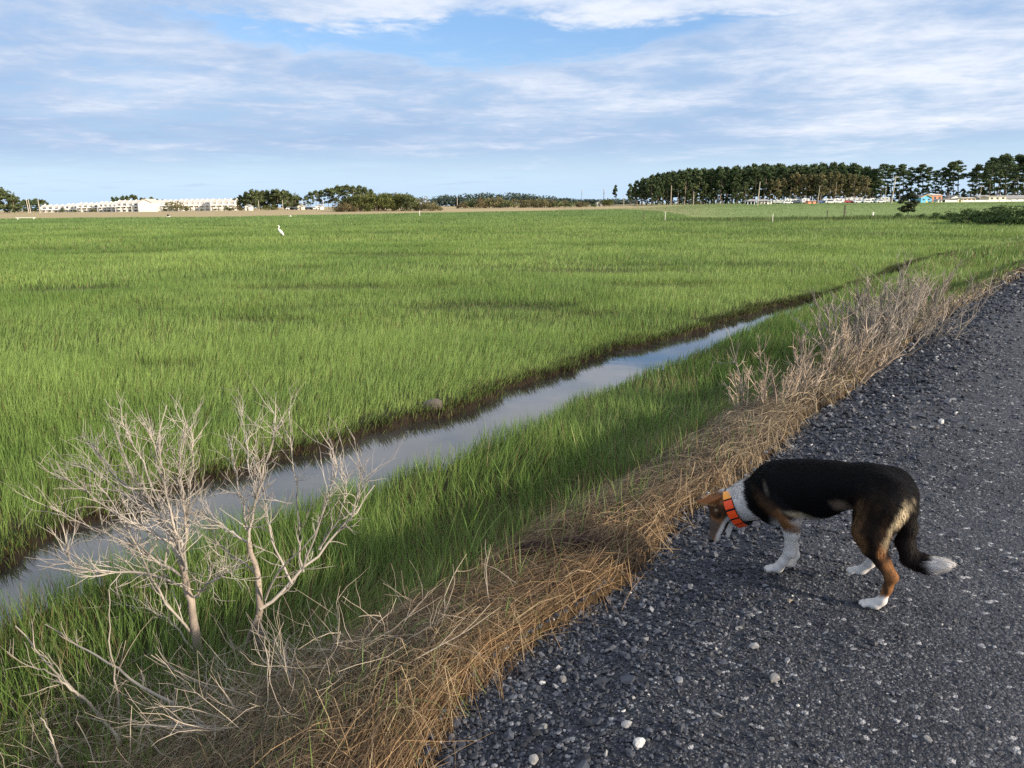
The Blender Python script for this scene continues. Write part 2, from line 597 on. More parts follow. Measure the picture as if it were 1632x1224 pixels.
def marsh_grass():
    parts = []
    for r0, r1, dens, wd, seg in ((4.5, 8, 2000, 0.0046, 3), (8, 14, 1250, 0.0066, 3), (14, 26, 480, 0.0110, 2), (26, 50, 150, 0.020, 2), (50, 95, 40, 0.042, 1), (95, 170, 12, 0.080, 1), (170, 345, 3.6, 0.15, 1)):
        P = band(r0, r1, dens)
        z, e, n, f = land(P)
        x, y = P[:, 0], P[:, 1]
        r = np.hypot(x, y)
        a = np.arctan2(x, y)
        ok = (f > -0.02 + 0.03 * rng.standard_normal(len(P))) & (f > n) | ((y > 36.5) & (e < -1.2))
        ok &= r < np.interp(a, AZ_K, RIM_K) + (fbm(x * .05, y * .05, 6) - .5) * 16
        ok &= e < -1.0
        P, z, f, x, y, r = P[ok], z[ok], f[ok], x[ok], y[ok], r[ok]
        m = len(P)
        patch = fbm(x * 0.30, y * 0.30, 61, 3)
        hole = sst(fbm(x * 0.22 + 5, y * 0.45, 63, 3), 0.60, 0.72) * sst(r, 8, 14)
        tall = 0.70 + 0.55 * patch
        h = (0.27 * tall * rng.uniform(0.6, 1.15, m)) * (1 - 0.55 * hole)
        edge = 1 - sst(f, 0.02, 0.45)
        h *= (0.42 + 0.58 * sst(f, 0.0, 1.0))
        swirl = fbm(x * 0.5, y * 0.5, 71) * 5.0
        lean = np.column_stack([0.26 + 0.20 * np.cos(swirl), 0.20 * np.sin(swirl)]) + rng.normal(0, 0.16, (m, 2))
        lean[:, 0] += edge * 0.10
        lean[:, 1] -= edge * 0.35
        tint = grass_tint(x, y, rng.uniform(0.75, 1.2, m))
        tint = tint * (1 - 0.36 * hole[:, None])
        az = np.arctan2(x, y)
        reed_shade = sst(r, 92, 98) * (1 - sst(r, 108, 116)) * sst(az, 0.16, 0.24)  # taller reeds, tint lowered to paint in the dark shade band across the grass
        tint = tint * (1 - 0.45 * reed_shade[:, None])
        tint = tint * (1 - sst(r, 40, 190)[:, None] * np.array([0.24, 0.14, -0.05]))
        h = h * (1 + 0.8 * reed_shade)
        dry = rng.random(m) < (0.035 + 0.12 * edge)
        tint[dry] = np.array([0.27, 0.20, 0.095]) * rng.uniform(0.6, 1.1, (dry.sum(), 1))
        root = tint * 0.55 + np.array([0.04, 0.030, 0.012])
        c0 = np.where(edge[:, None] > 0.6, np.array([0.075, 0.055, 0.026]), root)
        zz = z.copy()
        if r0 >= 50:
            h = h * 1.15
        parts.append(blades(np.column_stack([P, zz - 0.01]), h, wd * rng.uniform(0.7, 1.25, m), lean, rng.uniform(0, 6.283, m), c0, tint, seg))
    # short sparse grass on the lawn beyond
    P = band(105, 345, 2.4)
    P = P[(np.arctan2(P[:, 0], P[:, 1]) > 0.06)]
    z, e, n, f = land(P)
    x, y = P[:, 0], P[:, 1]
    r = np.hypot(x, y)
    ok = (e < -1.0) & (rng.random(len(P)) < 0.35 + 0.6 * fbm(x * 0.03, y * 0.10, 66, 3)) & (rng.random(len(P)) < 1.1 - sst(r, 200, 360) * sst(0.22 - np.arctan2(x, y), 0, 0.1))
    P, z, x, y, r = P[ok], z[ok], x[ok], y[ok], r[ok]
    m = len(P)
    tint = grass_tint(x * .3, y, rng.uniform(0.6, 0.95, m)) * np.array([0.85, 0.82, 0.95])
    parts.append(blades(np.column_stack([P, z - 0.01]), rng.uniform(0.05, 0.18, m), 0.0006 * r * rng.uniform(.7, 1.3, m), rng.normal(0.1, 0.2, (m, 2)), rng.uniform(0, 6.283, m), tint * 0.7, tint, 1))
    # roots and dead leaves hanging over the far bank
    s = rng.uniform(0, 1, 42000) ** 0.8
    d = np.r_[0, np.cumsum(np.linalg.norm(np.diff(FAR, axis=0), axis=1))]
    t = 5 + s * (d[-1] - 5)
    q = np.column_stack([np.interp(t, d, FAR[:, 0]), np.interp(t, d, FAR[:, 1])])
    tg = np.column_stack([np.interp(t + .2, d, FAR[:, 0]), np.interp(t + .2, d, FAR[:, 1])]) - q
    tg /= np.maximum(np.linalg.norm(tg, axis=1), 1e-6)[:, None]
    nl = np.column_stack([-tg[:, 1], tg[:, 0]])
    q = q + nl * rng.uniform(-0.05, 0.40, len(q))[:, None]
    z, e, n, f = land(q)
    ok = (f > -0.05) & (f < 0.25)
    q, z, nl = q[ok], z[ok], nl[ok]
    m = len(q)
    c = np.array([[0.085, 0.058, 0.028]]) * rng.uniform(0.2, 1.2, (m, 1))
    g = rng.random(m) < 0.5
    c[g] = np.array([0.10, 0.15, 0.04]) * rng.uniform(0.6, 1.1, (g.sum(), 1))
    parts.append(blades(np.column_stack([q, z]), rng.uniform(0.07, 0.17, m), np.full(m, 0.006) * (1 + t[ok] * 0.04), -nl * rng.uniform(0.3, 1.6, (m, 1)) + rng.normal(0, .3, (m, 2)), rng.uniform(0, 6.28, m), c * 0.7, c, 2))
    V, F, C = join_blades(parts)
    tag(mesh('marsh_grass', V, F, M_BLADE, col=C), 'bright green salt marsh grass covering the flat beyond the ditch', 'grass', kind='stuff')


marsh_grass()


def bank_grass():
    parts = []
    for r0, r1, dens, wd, seg in ((1.2, 5, 1900, 0.0048, 4), (5, 9, 1300, 0.0062, 3), (9, 16, 650, 0.011, 3), (16, 30, 190, 0.022, 2), (30, 60, 45, 0.045, 2), (60, 130, 9, 0.10, 1)):
        P = band(r0, r1, dens)
        z, e, n, f = land(P)
        x, y = P[:, 0], P[:, 1]
        r = np.hypot(x, y)
        line = -0.98 + (fbm(x * 0.8, y * 0.8, 81) - 0.5) * 0.9 + 0.55 * sst(r, 11, 16)
        pr_ = (1 - sst(e, line - 0.25, line + 0.15)) + 0.03 * (r < 8) + 0.15 * (r > 10)
        ok = (n > 0.02) & (n >= f) & (e < -0.08) & (rng.random(len(P)) < pr_ + 0.22 * (fbm(x * 1.7, y * 1.7, 89, 2) > 0.55) * (e < -0.3)) & ((y < 36.8) | (e > -3.5))
        P, z, e, n, x, y, r = P[ok], z[ok], e[ok], n[ok], x[ok], y[ok], r[ok]
        m = len(P)
        patch = fbm(x * 0.7, y * 0.7, 83, 3)
        h = 0.34 * (0.50 + 1.0 * patch) * rng.uniform(0.55, 1.2, m)
        h *= 0.40 + 0.60 * sst(n, 0.0, 0.7)
        h *= 0.70 + 0.30 * (1 - sst(e, -1.8, -0.9))
        h *= 1 - 0.3 * sst(r, 10, 18) * sst(e, -2.5, -0.5)
        swirl = fbm(x * 0.8, y * 0.8, 85) * 7.0
        lean = np.column_stack([0.20 + 0.28 * np.cos(swirl), 0.10 + 0.28 * np.sin(swirl)]) + rng.normal(0, 0.22, (m, 2))
        tint = grass_tint(x + 40, y, rng.uniform(0.65, 1.15, m)) * np.array([0.86, 0.90, 0.86])  # same grass colour, lowered to paint in the shade on this slope
        dry = rng.random(m) < 0.09 + 0.16 * sst(fbm(x * 1.1, y * 1.1, 87, 2), .55, .7) + 0.25 * sst(e, -1.7, -0.9)
        tint[dry] = np.array([0.30, 0.23, 0.12]) * rng.uniform(0.45, 1.1, (dry.sum(), 1))
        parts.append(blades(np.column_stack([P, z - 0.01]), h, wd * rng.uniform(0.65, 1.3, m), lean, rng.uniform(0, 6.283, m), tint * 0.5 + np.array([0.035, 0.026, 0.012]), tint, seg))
    V, F, C = join_blades(parts)
    tag(mesh('bank_grass', V, F, M_BLADE, col=C), 'shaded green grass on the near bank between ditch and road', 'grass', kind='stuff')


bank_grass()


def strands(P, D, L, w, sag, c, seg=4, lift=None, up=0.0):
    """long lying stalks following directions D, bent to the ground below them"""
    n = len(P)
    V = np.zeros((n, 2 * (seg + 1), 3), np.float32)
    side = np.column_stack([-D[:, 1], D[:, 0]])
    curve = rng.normal(0, 0.28, n)
    tilt = rng.uniform(-0.9, 0.9, n)
    for i in range(seg + 1):
        t = i / seg
        q = P + D * (L * (t - 0.5))[:, None] + side * (curve * L * (t - 0.5) ** 2)[:, None]
        g = land(q)[0]
        arch = lift * (1 - (2 * t - 1) ** 2 * sag) + up * t * L
        ww = (w * 0.5 * (1 - 0.6 * t))[:, None]
        off = np.column_stack([side * np.cos(tilt)[:, None], np.sin(tilt)])
        ctr = np.column_stack([q, g + arch])
        V[:, 2 * i], V[:, 2 * i + 1] = ctr - off * ww, ctr + off * ww
    b = (np.arange(n) * 2 * (seg + 1))[:, None]
    F = np.concatenate([b + np.array([[2 * i, 2 * i + 1, 2 * i + 3, 2 * i + 2]]) for i in range(seg)])
    C = np.repeat(c, 2 * (seg + 1), 0) * np.tile(np.linspace(0.85, 1.1, seg + 1).repeat(2), n)[:, None]
    return V.reshape(-1, 3), F, C


def dry_thatch():
    Vs, Fs, Cs, o = [], [], [], 0
    d = np.r_[0, np.cumsum(np.linalg.norm(np.diff(EDGE, axis=0), axis=1))]
    for s0, s1, cnt, wd, ln in ((0.8, 5.2, 64000, 0.0022, 0.42), (5.2, 8.5, 40000, 0.0033, 0.40), (8.5, 13, 22000, 0.0055, 0.38), (13, 22, 9000, 0.012, 0.45), (22, 45, 5000, 0.03, 0.6)):
        t = rng.uniform(s0, s1, cnt)
        q = np.column_stack([np.interp(t, d, EDGE[:, 0]), np.interp(t, d, EDGE[:, 1])])
        tg = np.column_stack([np.interp(t + .3, d, EDGE[:, 0]) - np.interp(t - .3, d, EDGE[:, 0]), np.interp(t + .3, d, EDGE[:, 1]) - np.interp(t - .3, d, EDGE[:, 1])])
        tg /= np.linalg.norm(tg, axis=1)[:, None]
        nl = np.column_stack([-tg[:, 1], tg[:, 0]])
        off = np.where(rng.random(cnt) < 0.88, rng.beta(1.4, 2.2, cnt) * 1.02 - 0.01, rng.uniform(-0.15, 2.0, cnt))
        P = q + nl * off[:, None]
        x, y = P[:, 0], P[:, 1]
        e = land(P)[1]
        keep = (e < -0.02 + 0.05 * rng.standard_normal(cnt)) & (rng.random(cnt) < np.clip(1.15 - 0.25 * (t > 13) - 0.5 * sst(-e, 1.0, 1.8), 0, 1))
        P, tg, nl, x, y, t, off = P[keep], tg[keep], nl[keep], x[keep], y[keep], t[keep], off[keep]
        m = len(P)
        sw = (fbm(x * 0.9, y * 0.9, 91, 2) - 0.5) * 1.5 + rng.normal(0, 0.19, m)
        wild = rng.random(m) < 0.09
        sw[wild] = rng.uniform(-1.6, 1.6, wild.sum())
        sw = sw * (0.55 + 0.45 * sst(-e[keep], 0.05, 0.40))
        D = tg * np.cos(sw)[:, None] + nl * np.sin(sw)[:, None]
        s = fbm(x * 1.4, y * 1.4, 95, 2)[:, None]
        gold, pale, brown, grey = np.array([0.295, 0.185, 0.092]), np.array([0.44, 0.34, 0.20]), np.array([0.10, 0.058, 0.030]), np.array([0.30, 0.25, 0.19])
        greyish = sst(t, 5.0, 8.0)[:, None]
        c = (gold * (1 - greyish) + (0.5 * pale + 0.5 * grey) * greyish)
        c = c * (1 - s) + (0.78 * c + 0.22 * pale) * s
        u = rng.random(m)
        c[u < 0.27] = brown * rng.uniform(0.4, 1.5, ((u < 0.27).sum(), 1))
        c[u > 0.93] = pale * rng.uniform(0.8, 1.25, ((u > 0.93).sum(), 1))
        dark = sst(fbm(x * 2.2, y * 2.2, 97, 2), 0.62, 0.72)[:, None]
        c = c * (1 - 0.6 * dark)
        c *= rng.uniform(0.35, 1.2, (m, 1))
        lift = np.abs(rng.normal(0.008, 0.022, m))
        lift[wild] += rng.uniform(0, 0.09, wild.sum())
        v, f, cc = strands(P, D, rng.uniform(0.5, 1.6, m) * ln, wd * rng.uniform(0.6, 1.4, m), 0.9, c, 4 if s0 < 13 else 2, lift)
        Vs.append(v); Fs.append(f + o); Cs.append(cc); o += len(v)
    # the tangled heap of pale stalks round the foot of the bare shrubs
    m = 30000
    ctr = onz(360, 1190, -0.5)[:2]
    P = ctr + rng.normal(0, 1, (m, 2)) * np.array([0.52, 0.30])
    e_, n_ = land(P)[1:3]
    ok = (e_ < -0.05) & (n_ > 0.5)
    P = P[ok]
    m = len(P)
    an = rng.uniform(0, 6.283, m)
    c = np.array([0.36, 0.275, 0.165]) * rng.uniform(0.2, 1.2, (m, 1))
    u = rng.random(m)
    c[u < 0.25] = np.array([0.20, 0.15, 0.10]) * rng.uniform(0.5, 1.2, ((u < .25).sum(), 1))
    c[u > 0.9] = np.array([0.13, 0.19, 0.06])
    v, f, cc = strands(P, np.column_stack([np.cos(an), np.sin(an)]), rng.uniform(0.12, 0.40, m), 0.0022 * rng.uniform(0.6, 1.5, m), 1.25, c, 5, np.abs(rng.normal(0.030, 0.050, m)))
    Vs.append(v); Fs.append(f + o); Cs.append(cc); o += len(v)
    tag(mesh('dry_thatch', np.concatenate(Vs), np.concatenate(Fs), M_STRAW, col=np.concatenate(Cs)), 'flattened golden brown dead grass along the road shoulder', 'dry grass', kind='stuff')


dry_thatch()

ICO_V = None


def ico():
    t = (1 + 5 ** 0.5) / 2
    v = np.array([(-1, t, 0), (1, t, 0), (-1, -t, 0), (1, -t, 0), (0, -1, t), (0, 1, t), (0, -1, -t), (0, 1, -t), (t, 0, -1), (t, 0, 1), (-t, 0, -1), (-t, 0, 1)], float)
    v /= np.linalg.norm(v[0])
    f = np.array([(0, 11, 5), (0, 5, 1), (0, 1, 7), (0, 7, 10), (0, 10, 11), (1, 5, 9), (5, 11, 4), (11, 10, 2), (10, 7, 6), (7, 1, 8), (3, 9, 4), (3, 4, 2), (3, 2, 6), (3, 6, 8), (3, 8, 9), (4, 9, 5), (2, 4, 11), (6, 2, 10), (8, 6, 7), (9, 8, 1)])
    return v, f


def stones(C, r, col):
    v, f = ico()
    n = len(C)
    jit = 1 + rng.normal(0, 0.22, (n, 12, 1))
    S = v[None] * jit
    # random rotation per stone, then an uneven squash
    a = rng.normal(0, 1, (n, 4)); a /= np.linalg.norm(a, axis=1)[:, None]
    q0, q1, q2, q3 = a.T
    M = np.stack([np.stack([1 - 2 * (q2 ** 2 + q3 ** 2), 2 * (q1 * q2 - q0 * q3), 2 * (q1 * q3 + q0 * q2)], -1),
                  np.stack([2 * (q1 * q2 + q0 * q3), 1 - 2 * (q1 ** 2 + q3 ** 2), 2 * (q2 * q3 - q0 * q1)], -1),
                  np.stack([2 * (q1 * q3 - q0 * q2), 2 * (q2 * q3 + q0 * q1), 1 - 2 * (q1 ** 2 + q2 ** 2)], -1)], 1)
    S = S * np.stack([rng.uniform(0.8, 1.4, n), rng.uniform(0.7, 1.1, n), rng.uniform(0.45, 0.9, n)], 1)[:, None, :]
    S = np.einsum('nij,nkj->nki', M, S) * np.array([1, 1, 0.8])
    S = S * r[:, None, None] + C[:, None, :]
    F = (np.arange(n) * 12)[:, None, None] + f[None]
    return S.reshape(-1, 3), F.reshape(-1, 3), np.repeat(col, 12, 0)


def road_z(P):
    e = land(P)[1]
    ee = sdist(P, EDGE)
    x, y = P[:, 0], P[:, 1]
    z = -0.11 * (1 - sst(ee, -0.05, 0.8)) + 0.006 + (fbm(x * 3, y * 3, 41) - 0.5) * 0.035 * sst(ee, -0.2, 0.3) + (fbm(x * 11, y * 11, 42) - 0.5) * 0.014
    return z - 0.035 * np.exp(-((ee - 2.6) / 0.45) ** 2) - 0.10 * (1 - sst(ee, -0.30, -0.02)), ee


def gravel():
    Vs, Fs, Cs, o = [], [], [], 0
    for r0, r1, dens, rad in ((1.5, 3.6, 7800, 0.0058), (3.6, 6.0, 3000, 0.0085), (6.0, 10, 900, 0.0135), (10, 18, 260, 0.020), (18, 32, 55, 0.034)):
        area = 0.5 * R(62) * (r1 * r1 - r0 * r0)
        n = int(area * dens)
        r = np.sqrt(rng.uniform(r0 * r0, r1 * r1, n))
        a = rng.uniform(R(-14), R(48), n)
        P = np.column_stack([r * np.sin(a), r * np.cos(a)])
        z, e = road_z(P)
        near = 1 - sst(e, 0.1, 1.5)
        z = np.where(e < 0.02, np.maximum(z, land(P)[0] - 0.01), z)
        ok = (e > -0.25 + 0.08 * rng.standard_normal(n)) & (e < 5.5) & (rng.random(n) < 0.16 + 0.84 * near)
        P, z, e, near = P[ok], z[ok], e[ok], near[ok]
        m = len(P)
        size = rad * np.exp(rng.normal(0, 0.42, m)) * (0.58 + 0.85 * near * rng.random(m))
        size = np.minimum(size, np.maximum(0.024, rad * 2.2))
        c = np.array([0.029, 0.033, 0.044]) * rng.uniform(0.45, 1.9, (m, 1))
        u = rng.random(m)
        k = u > 0.88
        c[k] = np.array([0.13, 0.135, 0.15]) * rng.uniform(0.5, 1.4, (k.sum(), 1))
        k = u > 0.988
        c[k] = np.array([0.36, 0.355, 0.35]) * rng.uniform(0.6, 1.4, (k.sum(), 1))
        v, f, cc = stones(np.column_stack([P, z + size * 0.25]), size, c)
        Vs.append(v); Fs.append(f + o); Cs.append(cc); o += len(v)
    tag(mesh('gravel', np.concatenate(Vs), np.concatenate(Fs), M_STONE, col=np.concatenate(Cs)), 'dark blue grey crushed stone loose on the road', 'gravel', kind='stuff')


gravel()

# ------------------------------------------------------------------ the dog: one continuous body from blended rounded limbs
DOG_TH = R(38)
DOG_H = np.array([-math.cos(DOG_TH), math.sin(DOG_TH), 0])          # heading
DOG_L = np.array([-math.sin(DOG_TH), -math.cos(DOG_TH), 0])         # its left side, towards the viewer
DOG_O = np.array([1.45, 2.81, 0]) - DOG_L * 0.09
DOG_Z = float(road_z(DOG_O[None, :2])[0][0]) + 0.004
# the head is turned and lowered: its own axes in world space
hf = np.array([-0.40, -0.36, -0.84]); hf /= np.linalg.norm(hf)
hu = np.array([-0.91, 0.17, 0.37]); hu -= hf * (hu @ hf); hu /= np.linalg.norm(hu)
hl = np.cross(hu, hf)
rr = R(9)
hu, hl = hu * math.cos(rr) + hl * math.sin(rr), hl * math.cos(rr) - hu * math.sin(rr)
W2D = np.stack([DOG_H, DOG_L, np.array([0, 0, 1.0])])
HF, HU, HL = W2D @ hf, W2D @ hu, W2D @ hl
SK = np.array([0.702, 0.0, 0.243])


def hd(x, y, z):
    return SK + HF * x + HL * y + HU * z


class Field:
    def __init__(s, lo, hi, h):
        s.h, s.lo = h, np.array(lo)
        s.n = np.ceil((np.array(hi) - s.lo) / h).astype(int) + 1
        s.ax = [s.lo[i] + np.arange(s.n[i]) * h for i in range(3)]
        s.d = np.full(s.n, 1.0, np.float32)

    def put(s, fn, lo, hi, k, cut=False):
        sl, ax = [], []
        for i in range(3):
            a = max(0, int((lo[i] - s.lo[i]) / s.h) - 1)
            b = min(s.n[i], int((hi[i] - s.lo[i]) / s.h) + 2)
            sl.append(slice(a, b)); ax.append(s.ax[i][a:b])
        X, Y, Z = np.meshgrid(*ax, indexing='ij')
        d = fn(np.stack([X, Y, Z], -1))
        o = s.d[tuple(sl)]
        if cut:
            s.d[tuple(sl)] = np.maximum(o, -d)
        else:
            hh = np.clip(0.5 + 0.5 * (o - d) / k, 0, 1)
            s.d[tuple(sl)] = o * (1 - hh) + d * hh - k * hh * (1 - hh)

    def cone(s, a, ra, b, rb, k=0.03, cut=False):
        a, b = np.array(a, float), np.array(b, float)
        m_ = max(ra, rb) + 2.5 * k

        def fn(P):
            ab = b - a
            t = np.clip(((P - a) @ ab) / (ab @ ab), 0, 1)
            q = P - a - t[..., None] * ab
            return np.sqrt((q * q).sum(-1)) - (ra + (rb - ra) * t)
        s.put(fn, np.minimum(a, b) - m_, np.maximum(a, b) + m_, k, cut)

    def chain(s, pts, k=0.02):
        for p, q in zip(pts[:-1], pts[1:]):
            s.cone(p[:3], p[3], q[:3], q[3], k)

    def egg(s, c, r, k=0.03, M=None):
        c, r = np.array(c, float), np.array(r, float)
        M = np.eye(3) if M is None else np.array(M)
        m_ = r.max() + 2.5 * k

        def fn(P):
            q = (P - c) @ M.T
            k0 = np.sqrt(((q / r) ** 2).sum(-1))
            k1 = np.sqrt(((q / (r * r)) ** 2).sum(-1))
            return k0 * (k0 - 1) / np.maximum(k1, 1e-6)
        s.put(fn, c - m_, c + m_, k)

    def surface(s):
        """surface nets: one vertex per crossed cell, quads across crossed edges"""
        d = s.d
        ins = d < 0
        c = np.zeros(np.array(d.shape) - 1, int)
        for i in (0, 1):
            for j in (0, 1):
                for k in (0, 1):
                    c += ins[i:d.shape[0] - 1 + i, j:d.shape[1] - 1 + j, k:d.shape[2] - 1 + k]
        cell = (c > 0) & (c < 8)
        ids = np.full(cell.shape, -1)
        I = np.argwhere(cell)
        ids[cell] = np.arange(len(I))
        acc, cnt = np.zeros((len(I), 3)), np.zeros(len(I))
        cor = [(i, j, k) for i in (0, 1) for j in (0, 1) for k in (0, 1)]
        for a in cor:
            for b in cor:
                if sum(abs(p - q) for p, q in zip(a, b)) == 1 and a < b:
                    da = d[tuple((I + a).T)]
                    db = d[tuple((I + b).T)]
                    m_ = (da < 0) != (db < 0)
                    t = np.where(m_, da / np.where(m_, da - db, 1), 0)
                    p = np.array(a) + t[:, None] * (np.array(b) - np.array(a))
                    acc[m_] += p[m_]
                    cnt[m_] += 1
        V = s.lo + (I + acc / cnt[:, None]) * s.h
        Q = []
        for ax in range(3):
            u, v = [(1, 2), (2, 0), (0, 1)][ax]
            sl0 = [slice(None)] * 3; sl1 = [slice(None)] * 3
            sl0[ax] = slice(0, -1); sl1[ax] = slice(1, None)
            A, B = ins[tuple(sl0)], ins[tuple(sl1)]
            E_ = np.argwhere(A != B)
            E_ = E_[(E_[:, u] > 0) & (E_[:, v] > 0)]
            fl = A[tuple(E_.T)]

            def cid(du, dv):
                q = E_.copy()
                q[:, u] += du; q[:, v] += dv
                return ids[tuple(q.T)]
            f = np.stack([cid(-1, -1), cid(0, -1), cid(0, 0), cid(-1, 0)], 1)
            f[~fl] = f[~fl][:, ::-1]
            Q.append(f)
        return V, np.concatenate(Q)


def dog_body():
    f = Field((-0.30, -0.17, -0.03), (0.92, 0.19, 0.64), 0.005)
    # trunk
    f.egg((0.355, 0, 0.402), (0.185, 0.095, 0.125), 0.04)
    f.egg((0.440, 0, 0.385), (0.110, 0.086, 0.104), 0.04)
    f.egg((0.20, 0, 0.460), (0.17, 0.085, 0.094), 0.05)
    f.egg((0.060, 0, 0.468), (0.108, 0.086, 0.092), 0.05)
    f.cone((0.00, 0, 0.462), 0.066, (0.10, 0, 0.480), 0.078, 0.04)
    f.cone((0.33, 0, 0.430), 0.09, (0.460, 0, 0.402), 0.080, 0.04)
    f.egg((0.510, 0, 0.325), (0.055, 0.062, 0.070), 0.04)
    # neck with its ruff
    f.cone((0.470, 0, 0.385), 0.082, (0.590, 0, 0.310), 0.068, 0.04)
    f.cone((0.590, 0, 0.310), 0.068, tuple(SK * 0.85 + np.array([0.63, 0, 0.29]) * 0.15), 0.058, 0.03)
    f.cone((0.560, 0, 0.285), 0.070, (0.625, 0, 0.250), 0.060, 0.03)
    for sgn in (1, -1):
        f.egg((0.445, 0.068 * sgn, 0.355), (0.085, 0.042, 0.115), 0.04)
        # thighs
        f.egg((0.018, 0.062 * sgn, 0.440), (0.090, 0.048, 0.112), 0.04)
    # near hind leg
    f.chain([(0.016, 0.068, 0.43, 0.082), (0.048, 0.086, 0.320, 0.066), (0.034, 0.090, 0.262, 0.046)], 0.03)
    f.chain([(0.034, 0.090, 0.265, 0.044), (-0.002, 0.090, 0.212, 0.029), (-0.040, 0.091, 0.152, 0.0205), (-0.032, 0.091, 0.100, 0.0165), (-0.016, 0.091, 0.045, 0.0170), (0.004, 0.091, 0.024, 0.0235)], 0.016)
    f.cone((-0.026, 0.090, 0.195), 0.012, (-0.054, 0.091, 0.155), 0.013, 0.016)
    # far hind leg, lifted in mid stride
    f.chain([(0.010, -0.066, 0.43, 0.085), (0.095, -0.086, 0.315, 0.062), (0.110, -0.090, 0.270, 0.044)], 0.03)
    f.chain([(0.110, -0.090, 0.265, 0.042), (0.070, -0.090, 0.215, 0.030), (0.045, -0.090, 0.165, 0.023), (0.075, -0.090, 0.110, 0.018), (0.100, -0.090, 0.075, 0.020)], 0.016)
    # near fore leg, stretched forward
    f.chain([(0.455, 0.080, 0.36, 0.056), (0.368, 0.075, 0.288, 0.042), (0.362, 0.060, 0.225, 0.031), (0.370, 0.042, 0.128, 0.0235), (0.396, 0.032, 0.072, 0.0190), (0.418, 0.026, 0.034, 0.0225)], 0.014)
    f.egg((0.352, 0.044, 0.118), (0.010, 0.010, 0.014), 0.012)
    # far fore leg, slanting back
    f.chain([(0.455, -0.078, 0.36, 0.056), (0.432, -0.074, 0.278, 0.038), (0.425, -0.068, 0.200, 0.028), (0.392, -0.064, 0.112, 0.0225), (0.378, -0.062, 0.070, 0.0185), (0.392, -0.062, 0.034, 0.0215)], 0.014)
    # paws: a pad and four toes each
    for (cx, cy, cz, yaw, sp) in ((0.030, 0.091, 0.017, 0, 1), (0.445, 0.020, 0.018, -0.15, 1), (0.415, -0.062, 0.018, 0, 1), (0.130, -0.090, 0.058, 0, 1)):
        f.egg((cx - 0.010, cy, cz + 0.004), (0.030, 0.023, 0.0165), 0.010)
        for q in (-1.5, -0.5, 0.5, 1.5):
            fx = cx + 0.018 + (0.014 if abs(q) < 1 else 0.0)
            f.cone((cx, cy + q * 0.010, cz + 0.004), 0.0098, (fx - 0.004, cy + q * 0.0135, cz - 0.005), 0.0098, 0.004)
    # tail, hanging and then curling out behind
    f.chain([(-0.030, 0, 0.468, 0.034), (-0.060, 0, 0.420, 0.029), (-0.064, 0, 0.340, 0.030), (-0.060, 0, 0.270, 0.032), (-0.084, 0, 0.216, 0.033), (-0.132, 0, 0.203, 0.032), (-0.172, 0, 0.209, 0.024), (-0.200, 0, 0.219, 0.018), (-0.216, 0, 0.226, 0.008)], 0.02)
    # skull, muzzle, lower jaw
    HM = np.stack([HF, HL, HU])
    f.egg(hd(0.0, 0, 0.0), (0.064, 0.054, 0.050), 0.02, HM)
    f.egg(hd(-0.02, 0, -0.012), (0.055, 0.056, 0.050), 0.02, HM)
    for sgn in (1, -1):
        f.egg(hd(0.030, 0.030 * sgn, -0.022), (0.040, 0.022, 0.028), 0.015, HM)
        f.egg(hd(0.036, 0.030 * sgn, 0.022), (0.022, 0.012, 0.010), 0.010, HM)
    f.cone(hd(0.040, 0, -0.006), 0.038, hd(0.095, 0, -0.014), 0.031, 0.02)
    f.cone(hd(0.085, 0, -0.016), 0.0340, hd(0.142, 0, -0.018), 0.0250, 0.012)
    f.cone(hd(0.030, 0, -0.050), 0.030, hd(0.112, 0, -0.072), 0.0135, 0.010)
    f.egg(hd(-0.015, 0, -0.045), (0.050, 0.050, 0.045), 0.02, HM)
    for sgn in (1, -1):
        f.cone(hd(0.075, 0.016 * sgn, -0.030), 0.013, hd(0.128, 0.009 * sgn, -0.030), 0.010, 0.008)
    # ears: soft triangular flaps, half dropped
    for sgn in (1, -1):
        b0, b1 = np.array(hd(0.012, 0.030 * sgn, 0.036)), np.array(hd(-0.040, 0.044 * sgn, 0.014))
        mid0, mid1 = np.array(hd(0.020, 0.048 * sgn, 0.066)), np.array(hd(-0.024, 0.058 * sgn, 0.046))
        tip = np.array(hd(0.026, 0.064 * sgn, 0.098))
        for t in np.linspace(0, 1, 5):
            p, q = b0 * (1 - t) + b1 * t, mid0 * (1 - t) + mid1 * t
            f.cone(p, 0.009, q, 0.0065, 0.008)
            f.cone(q, 0.0065, tip * 0.75 + q * 0.25, 0.0045, 0.006)
    V, Q = f.surface()
    return V, Q


def dog_normals(V, Q):
    n = np.zeros_like(V)
    fn_ = np.cross(V[Q[:, 2]] - V[Q[:, 0]], V[Q[:, 3]] - V[Q[:, 1]])
    for i in range(4):
        np.add.at(n, Q[:, i], fn_)
    return n / np.maximum(np.linalg.norm(n, axis=1), 1e-12)[:, None]


def seg_t(P, a, b):
    a, b = np.array(a), np.array(b)
    t = np.clip(((P - a) @ (b - a)) / ((b - a) @ (b - a)), 0, 1)
    return t, np.linalg.norm(P - a - t[:, None] * (b - a), axis=1)


